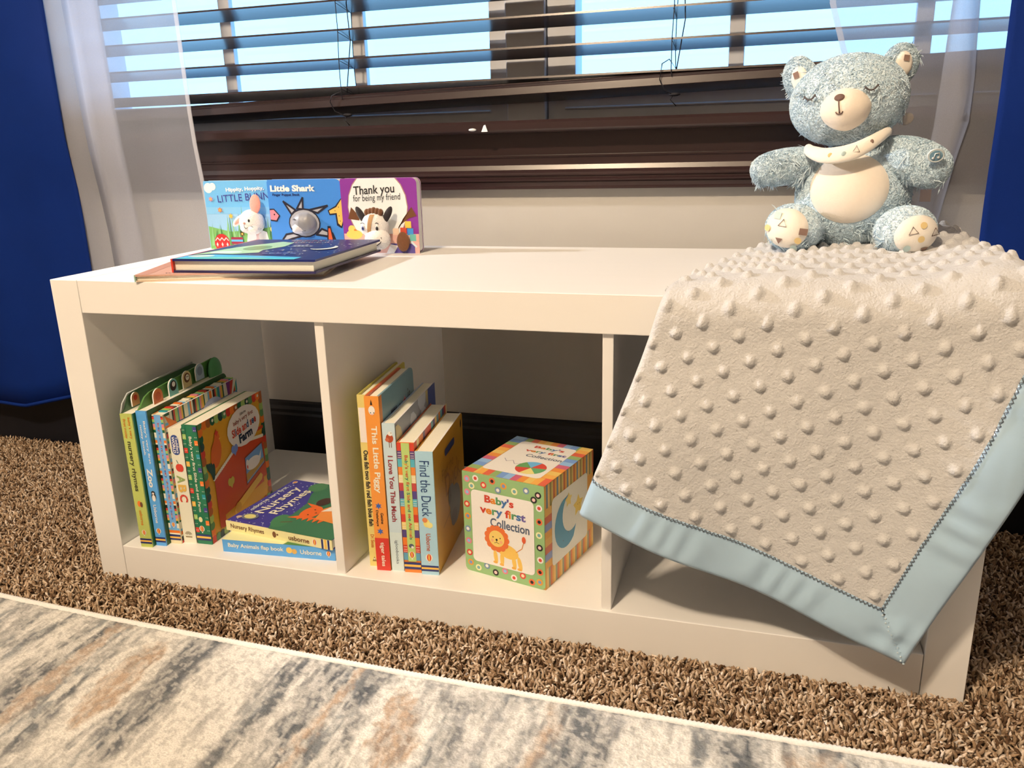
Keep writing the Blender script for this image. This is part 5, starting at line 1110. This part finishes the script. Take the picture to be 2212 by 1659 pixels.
class Fur:
    """a padded shape: skin plus short fur blades in one mesh"""
    def __init__(s): s.V = []; s.F = []
    def skin(s, c, R, rad, nu=40, nv=26, fn=None):
        th = np.linspace(0, math.pi, nv + 1)[:, None]; ph = np.linspace(0, 2 * math.pi, nu, endpoint=False)[None]
        d = np.stack([np.sin(th) * np.cos(ph), np.sin(th) * np.sin(ph), np.cos(th) + 0 * ph], -1)
        k = fn(d) if fn is not None else np.ones(d.shape[:2]); k = k if k.ndim == 3 else k[..., None]
        v = np.asarray(c) + (d * k * np.asarray(rad)) @ np.asarray(R).T
        o = sum(len(a) for a in s.V); idx = np.arange((nv + 1) * nu).reshape(nv + 1, nu) + o
        nxt = np.roll(idx, -1, 1)
        s.F.append(np.stack([idx[:-1], idx[1:], nxt[1:], nxt[:-1]], -1).reshape(-1, 4)); s.V.append(v.reshape(-1, 3))
    def build(s, name, count, length, parent, skip=None, width=0.0015, droop=0.30):
        V = np.concatenate(s.V); F = np.concatenate(s.F)
        a, b, c, d = V[F[:, 0]], V[F[:, 1]], V[F[:, 2]], V[F[:, 3]]
        n = np.cross(c - a, d - b); ar = np.linalg.norm(n, axis=1) + 1e-12; n = n / ar[:, None]
        i = rng.choice(len(F), count, p=ar / ar.sum()); u = rng.random((count, 1)); w = rng.random((count, 1))
        p = (a[i] * (1 - u) + b[i] * u) * (1 - w) + (d[i] * (1 - u) + c[i] * u) * w; nn = n[i]
        if skip is not None:
            k = ~skip(p, nn); p, nn = p[k], nn[k]
        N = len(p); cl = np.stack([vnoise(p[:, 0] * 140 + 9, p[:, 2] * 140 + p[:, 1] * 90, q) - 0.5 for q in (1, 2, 3)], -1)
        dr = nn + rng.normal(0, 0.28, (N, 3)) + cl * 2.0 + np.array((0, 0, -droop)); dr /= np.linalg.norm(dr, axis=1)[:, None]
        L = length * rng.uniform(0.6, 1.15, (N, 1)); sd = np.cross(dr, rng.normal(0, 1, (N, 3))); sd /= np.linalg.norm(sd, axis=1)[:, None] + 1e-9
        v0 = p - nn * 0.0008 - sd * width / 2; v1 = p - nn * 0.0008 + sd * width / 2
        m = p + dr * L * 0.6; v2 = m + sd * width * 0.4; v3 = m - sd * width * 0.4; tip = p + dr * L + np.array((0, 0, -droop)) * L * 0.35; v4 = tip + sd * width * 0.08; v5 = tip - sd * width * 0.08
        BV = np.stack([v0, v1, v2, v3, v4, v5], 1).reshape(-1, 3); o = len(V); e = np.arange(N)[:, None] * 6 + o
        BQ = np.concatenate([e + np.array((0, 1, 2, 3)), e + np.array((3, 2, 4, 5))])
        return np_mesh(name, np.concatenate([V, BV]), np.concatenate([F, BQ]), fur_m, True, parent)
RB = np.stack([np.array(UB), np.array(-NB), np.array(ZB)], 1)   # columns: u, d, w
def rot_roll(deg, yaw=0.0, pitch=0.0):
    a, b, c = math.radians(deg), math.radians(yaw), math.radians(pitch)
    Ru = np.array(((math.cos(a), 0, -math.sin(a)), (0, 1, 0), (math.sin(a), 0, math.cos(a))))          # roll in the u-w plane, right side up
    Ry = np.array(((math.cos(b), -math.sin(b), 0), (math.sin(b), math.cos(b), 0), (0, 0, 1)))
    Rp = np.array(((1, 0, 0), (0, math.cos(c), math.sin(c)), (0, -math.sin(c), math.cos(c))))
    return RB @ Ru @ Ry @ Rp
def at_face(c, R, rad, k=1.0):
    """returns f(u, w, out): point on the room side of an ellipsoid, in its own u-w fractions"""
    def f(x, z, out=0.0):
        y = math.sqrt(max(0.0, 1 - x * x - z * z)); d = np.array((x * rad[0], y * rad[1], z * rad[2])); n = np.array((x / rad[0], y / rad[1], z / rad[2])); n = n / np.linalg.norm(n)
        return Vector(np.asarray(c) + R @ (d + n * out))
    return f
def patch(name, f, cx, cz, rx, rz, m, parent, out=0.004, puff=0.002, rot=0.0, n=12, k=36, shape=None):
    """a sewn-on patch following the padded surface"""
    mb = MB(); V = []; c, s_ = math.cos(math.radians(rot)), math.sin(math.radians(rot))
    for i in range(n + 1):
        t = i / n
        for j in range(k):
            g = 2 * math.pi * j / k; q = shape(g) if shape else 1.0; px, pz = rx * t * q * math.cos(g), rz * t * q * math.sin(g)
            V.append(f(cx + px * c - pz * s_, cz + px * s_ + pz * c, out * (1 - t ** 6 * 0.85) + puff * (1 - t * t)))
    F = [(i * k + j, i * k + (j + 1) % k, (i + 1) * k + (j + 1) % k, (i + 1) * k + j) for i in range(n) for j in range(k)]
    mb.add(V, F, m, True); return mb.build(name, parent)
def curve_on(mb, f, pts, r, m, out): mb.tube([f(x, z, out) for x, z in pts], r, m, k=6)

# torso
tc_, tk = BP(-0.006, 0.063, 0.0); tr_ = np.array((0.0655, 0.050, 0.0640)); tR = rot_roll(3)
tf = at_face(tc_, tR, tr_)
pear = lambda d: np.stack([1 - 0.13 * np.clip(d[..., 2], 0, 1), 1 - 0.10 * np.clip(d[..., 2], 0, 1), np.ones(d.shape[:2])], -1)
belly = (-0.05, 0.17, 0.655, 0.615)
def skip_torso(p, n):
    q = (p - np.asarray(tc_)) @ tR / tr_
    return (((q[:, 0] - belly[0]) / belly[2]) ** 2 + ((q[:, 2] - belly[1]) / belly[3]) ** 2 < 0.93) & (q[:, 1] > 0)
F_ = Fur(); F_.skin(tc_, tR, tr_); F_.build('torso', 24000, 0.0095, bear, skip_torso)
patch('belly_patch', tf, *belly, cream_m, bear, out=0.0035, puff=0.004)
# head
hc, hk = BP(-0.0195, 0.1735, 0.012); hr = np.array((0.0655, 0.052, 0.0510)) * hk; hR = rot_roll(7.5, 6, 0)
hf = at_face(hc, hR, hr)
chub = lambda d: np.stack([1 + 0.05 * np.clip(-d[..., 2], 0, 1), np.ones(d.shape[:2]), np.ones(d.shape[:2])], -1)
muz_c, mk = BP(-0.0212, 0.1632, 0.052); mr = np.array((0.0286, 0.0260, 0.0246)) * mk * 1.02
def skip_head(p, n):
    q = (p - np.asarray(muz_c)) @ hR / mr
    return (q[:, 0] ** 2 + q[:, 2] ** 2 < 0.9) & (((p - np.asarray(hc)) @ hR)[:, 1] > 0)
F_ = Fur(); F_.skin(hc, hR, hr, 48, 30, chub); head = F_.build('head', 26000, 0.0085, bear, skip_head)
egg = lambda d: 1 - 0.10 * max(0, -d[2]) * abs(d[0]) - 0.06 * max(0, d[2]) * 0
mb = MB(); ax = [Vector(hR[:, i] * mr[i]) for i in range(3)]
mb.ellipsoid(muz_c, ax, cream_m, 36, 22, egg); muz = mb.build('muzzle', bear)
mf = at_face(muz_c, hR, mr)
mb = MB(); nx_, nz_ = -0.12, 0.53
V = [mf(nx_ + 0.20 * t * math.cos(g), nz_ + 0.155 * t * math.sin(g) * (1.0 if math.sin(g) > 0 else 1.0), 0.0016 * (1 - t ** 4) + 0.0004) for t in (0.0, 0.35, 0.7, 0.9, 1.0) for g in np.linspace(0, 2 * math.pi, 24, endpoint=False)]
mb.add(V, [(i * 24 + j, i * 24 + (j + 1) % 24, (i + 1) * 24 + (j + 1) % 24, (i + 1) * 24 + j) for i in range(4) for j in range(24)], brown_t, True); mb.build('nose', bear)
mb = MB(); curve_on(mb, mf, [(-0.14, 0.42), (-0.14, 0.2), (-0.135, -0.02), (-0.13, -0.16)], 0.00075, brown_t, 0.0005)
curve_on(mb, mf, [(-0.27, -0.08), (-0.24, -0.16), (-0.18, -0.20), (-0.12, -0.205), (-0.05, -0.18), (-0.01, -0.10)], 0.00075, brown_t, 0.0005); mb.build('mouth', bear)
for x0, z0, sgn in ((-0.50, 0.18, -1), (0.44, 0.16, 1)):
    mb = MB(); arc = [(x0 + 0.095 * t, z0 - 0.085 * (1 - t * t)) for t in np.linspace(-1, 1, 9)]
    curve_on(mb, hf, arc, 0.0010, grey_t, 0.0052)
    for t in (-0.9, -0.3, 0.3, 0.9): curve_on(mb, hf, [(x0 + 0.095 * t, z0 - 0.085 * (1 - t * t)), (x0 + 0.125 * t, z0 - 0.085 * (1 - t * t) - 0.045)], 0.0005, grey_t, 0.0056)
    mb.build('closed_eye', bear)
# ears
for (u, w, roll, yaw, ru, rw, iu, iw, ir) in ((-0.0745, 0.2000, 22, 32, 0.0225, 0.0255, 0.22, -0.12, 0.55), (0.0335, 0.2110, -8, -20, 0.0200, 0.0215, -0.02, -0.06, 0.58)):
    ec, ek = BP(u, w, 0.004); er = np.array((ru, 0.0105, rw)); eR = rot_roll(roll, yaw)
    F_ = Fur(); F_.skin(ec, eR, er, 26, 16)
    def skip_ear(p, n, ec=ec, eR=eR, er=er, iu=iu, iw=iw):
        q = (p - np.asarray(ec)) @ eR / er; return ((q[:, 0] - iu) ** 2 / 0.22 + (q[:, 2] - iw) ** 2 / 0.40 < 0.9) & (q[:, 1] > 0)
    ear = F_.build('ear', 4800, 0.0110, bear, skip_ear)
    ef = at_face(ec, eR, er); patch('ear_lining', ef, iu, iw, 0.47, 0.64, print_m, ear, out=0.0025, puff=0.0005, rot=(-15 if u < 0 else 12))
    mb = MB(); z = 0.10; x = iu
    q = [ef(x + 0.14 * a, iw + 0.28 + 0.13 * b, 0.0042) for a, b in ((-1, -1), (1, -1), (1, 1), (-1, 1))]; mb.add(q, [(0, 1, 2, 3)], mat('print_brown', (0.26, 0.17, 0.14), rough=0.9)); mb.build('ear_print', ear)
# arms
def limb(name, p0, p1, r0, r1, count, length=0.0105):
    F_ = Fur(); a, ka = BP(*p0); b, kb = BP(*p1); a, b = np.array(a), np.array(b); ax = b - a; L = np.linalg.norm(ax); t = ax / L
    up = np.array((0, -1.0, 0.0)); e1 = np.cross(t, up); e1 /= np.linalg.norm(e1); e2 = np.cross(e1, t)
    R = np.stack([e1, e2, t], 1); rad = np.array(((r0 + r1) / 2, (r0 + r1) / 2 * 0.86, L / 2 + (r0 + r1) / 2 * 0.85))
    taper = lambda d: np.stack([1 + (r1 - r0) / (r0 + r1) * d[..., 2] + 0.24 * np.abs(d[..., 2]) ** 3] * 2 + [np.ones(d.shape[:2])], -1)
    F_.skin((a + b) / 2, R, rad, 32, 24, taper); return F_.build(name, count, length, bear), (a + b) / 2, R, rad
armL, *_ = limb('arm', (-0.052, 0.1030, 0.012), (-0.1085, 0.0945, 0.030), 0.0190, 0.0235, 10500)
armR, ac, aR, ar_ = limb('arm', (0.036, 0.1120, 0.012), (0.0770, 0.0950, 0.034), 0.0215, 0.0285, 11500)
# the round music button on the right paw
bc, bk = BP(0.0800, 0.1085, 0.062); mb = MB(); bR = rot_roll(0, -14, 12)
disc_m = mat('clear_button', (0.55, 0.68, 0.75), rough=0.18, spec=0.7, var=0.03); silver = mat('silver_print', (0.80, 0.84, 0.86), rough=0.3, spec=0.7, var=0.02); dkblue = mat('button_blue', (0.16, 0.30, 0.42), rough=0.3, var=0.05)
ax = [Vector(bR[:, i] * r) for i, r in enumerate((0.0095, 0.0022, 0.0078))]; mb.ellipsoid(bc, ax, disc_m, 28, 12)
btn = mb.build('music_button', bear); bf = at_face(bc, bR, np.array((0.0095, 0.0022, 0.0078)))
mb = MB(); mb.tube([bf(0.86 * math.cos(g), 0.86 * math.sin(g), 0.0002) for g in np.linspace(0, 2 * math.pi, 29)[:-1]], 0.00045, silver, k=5, closed=True)
V = [bf(0.7 * t * math.cos(g), 0.7 * t * math.sin(g), 0.0002) for t in (0.0, 0.5, 1.0) for g in np.linspace(0, 2 * math.pi, 24, endpoint=False)]
mb.add(V, [(i * 24 + j, i * 24 + (j + 1) % 24, (i + 1) * 24 + (j + 1) % 24, (i + 1) * 24 + j) for i in range(2) for j in range(24)], dkblue, True)
curve_on(mb, bf, [(-0.22, -0.28), (-0.16, 0.32), (0.28, 0.40), (0.34, -0.16)], 0.0006, silver, 0.0007)
for x, z in ((-0.30, -0.30), (0.24, -0.20)): mb.ellipsoid(bf(x, z, 0.0007), [Vector(bR[:, i] * r) for i, r in enumerate((0.0016, 0.0005, 0.0013))], silver, 10, 6)
mb.build('note_emblem', btn)
# legs and foot pads
def tri(f, x, z, r, rot): return [f(x + r * math.cos(math.radians(rot + 120 * k)), z + r * math.sin(math.radians(rot + 120 * k)) * 1.05, 0.0062) for k in range(3)]
pr_b = mat('print_brown', (0.26, 0.17, 0.14)); pr_y = mat('print_yellow', (0.80, 0.62, 0.30), rough=0.9); pr_t = mat('print_teal', (0.52, 0.66, 0.66), rough=0.9)
for (u, w, ru, rw, yaw, roll, pu, pw, prx, prz, marks) in (
    (-0.0705, 0.0235, 0.0345, 0.0295, 10, -8, -0.10, 0.02, 0.76, 0.80, (('o', -0.15, 0.18), ('s', 0.48, 0.02, pr_b), ('f', -0.18, -0.38), ('s', -0.38, 0.42, pr_t), ('d', -0.62, -0.05, pr_y), ('d', 0.38, -0.30, pr_y), ('d', 0.28, -0.58, pr_t), ('c', -0.48, -0.50))),
    (0.0560, 0.0225, 0.0350, 0.0285, -14, 10, 0.18, -0.16, 0.74, 0.76, (('o', -0.02, 0.02), ('f', 0.30, -0.66), ('d', 0.18, -0.28, pr_y), ('d', 0.28, 0.16, pr_y), ('o', 0.62, -0.16), ('d', -0.20, -0.52, pr_t)))):
    lc, lk = BP(u, w, 0.062); lr = np.array((ru, 0.030, rw)) * lk; lR = rot_roll(roll, yaw, 0)
    F_ = Fur(); F_.skin(lc, lR, lr, 34, 22)
    th0 = np.array(BP(u * 0.75, w + 0.004, 0.015)[0]); F_.skin(th0, rot_roll(0, yaw), np.array((0.026, 0.042, 0.024)), 26, 16)
    def skip_leg(p, n, lc=lc, lR=lR, lr=lr, pu=pu, pw=pw, prx=prx, prz=prz):
        q = (p - np.asarray(lc)) @ lR / lr; return (((q[:, 0] - pu) / prx) ** 2 + ((q[:, 2] - pw) / prz) ** 2 < 0.85) & (q[:, 1] > 0.1)
    leg = F_.build('leg', 10000, 0.0095, bear, skip_leg)
    lf = at_face(lc, lR, lr); patch('foot_pad', lf, pu, pw, prx, prz, print_m, leg, out=0.0040, puff=0.0015)
    mb = MB()
    for mk_ in marks:
        x, z = mk_[1], mk_[2]
        if mk_[0] == 'o': q = tri(lf, x, z, 0.15, 90); mb.tube(q, 0.0005, pr_b, k=5, closed=True)
        elif mk_[0] == 'f': mb.add(tri(lf, x, z, 0.13, -90), [(0, 1, 2)], pr_b)
        elif mk_[0] == 's': mb.add([lf(x + 0.11 * a, z + 0.11 * b, 0.0062) for a, b in ((-1, -1), (1, -1), (1, 1), (-1, 1))], [(0, 1, 2, 3)], mk_[3])
        elif mk_[0] == 'd': mb.add([lf(x + 0.10 * math.cos(g), z + 0.11 * math.sin(g), 0.0062) for g in np.linspace(0, 2 * math.pi, 12, endpoint=False)], [list(range(12))], mk_[3])
        else: mb.tube([lf(x + 0.09 * math.cos(g), z + 0.10 * math.sin(g), 0.0058) for g in np.linspace(0, 2 * math.pi, 14)[:-1]], 0.0004, pr_t, k=5, closed=True)
    mb.build('pad_print', leg)
# neckerchief: a padded band across the throat
band = [(-0.0600, 0.1195, 0.030, 0.0050), (-0.0560, 0.1155, 0.044, 0.0078), (-0.0440, 0.1110, 0.056, 0.0092), (-0.0300, 0.1105, 0.062, 0.0098), (-0.0150, 0.1130, 0.064, 0.0098), (-0.0020, 0.1180, 0.062, 0.0090), (0.0100, 0.1250, 0.056, 0.0078), (0.0200, 0.1320, 0.046, 0.0062), (0.0270, 0.1370, 0.034, 0.0048)]
mb = MB(); V = []; nseg = 24
pts = [BP(u, w, d)[0] for u, w, d, r in band]; fine = []
for i in range(nseg + 1):
    t = i / nseg * (len(band) - 1); j = min(int(t), len(band) - 2); f_ = t - j; p = [pts[max(0, min(len(pts) - 1, j + q))] for q in (-1, 0, 1, 2)]
    c3 = 0.5 * ((2 * p[1]) + (p[2] - p[0]) * f_ + (2 * p[0] - 5 * p[1] + 4 * p[2] - p[3]) * f_ * f_ + (3 * p[1] - 3 * p[2] + p[3] - p[0]) * f_ ** 3)
    fine.append((c3, band[j][3] * (1 - f_) + band[j + 1][3] * f_))
K = 14
for i, (c3, r) in enumerate(fine):
    t = (fine[min(nseg, i + 1)][0] - fine[max(0, i - 1)][0]).normalized(); e1 = t.cross(Vector((0, -1, 0.4))).normalized(); e2 = e1.cross(t)
    for j in range(K): g = 2 * math.pi * j / K; V.append(c3 + e1 * math.cos(g) * r + e2 * math.sin(g) * 0.0050)
mb.add(V, [(i * K + j, i * K + (j + 1) % K, (i + 1) * K + (j + 1) % K, (i + 1) * K + j) for i in range(nseg) for j in range(K)] + [list(range(K)), list(range(nseg * K, nseg * K + K))], print_m, True)
for i, sh, m in ((14, 'o', pr_b), (8, 'd', pr_y), (2, 'd', pr_y), (18, 'f', pr_b), (11, 'd', pr_t)):
    c3 = fine[i][0]; q = c3 + Vector((0, -0.0054, 0.0005))
    if sh == 'o': mb.tube([q + UB * (0.0042 * math.cos(math.radians(90 + 120 * k))) + ZB * (0.0046 * math.sin(math.radians(90 + 120 * k))) for k in range(3)], 0.0005, m, k=5, closed=True)
    else: mb.ellipsoid(q, ((0.0028 if sh == 'd' else 0.002, 0, 0), (0, 0.0006, 0), (0, 0, 0.0028)), m, 10, 6)
mb.build('neckerchief', bear)
tp, _k = BP(0.074, 0.063, -0.02); mb = MB(); mb.box((tp[0] - 0.006, tp[1] - 0.0006, tp[2] - 0.007), (tp[0] + 0.006, tp[1] + 0.0006, tp[2] + 0.007), mat('care_tag', (0.78, 0.66, 0.64), rough=0.6)); mb.build('care_tag', bear)
rp, _k = BP(0.0455, 0.1500, -0.012); mb = MB(); mb.ellipsoid(rp, ((0.007, 0, 0.004), (0, 0.004, 0), (-0.003, 0, 0.006)), print_m, 14, 8); mb.build('kerchief_knot', bear)
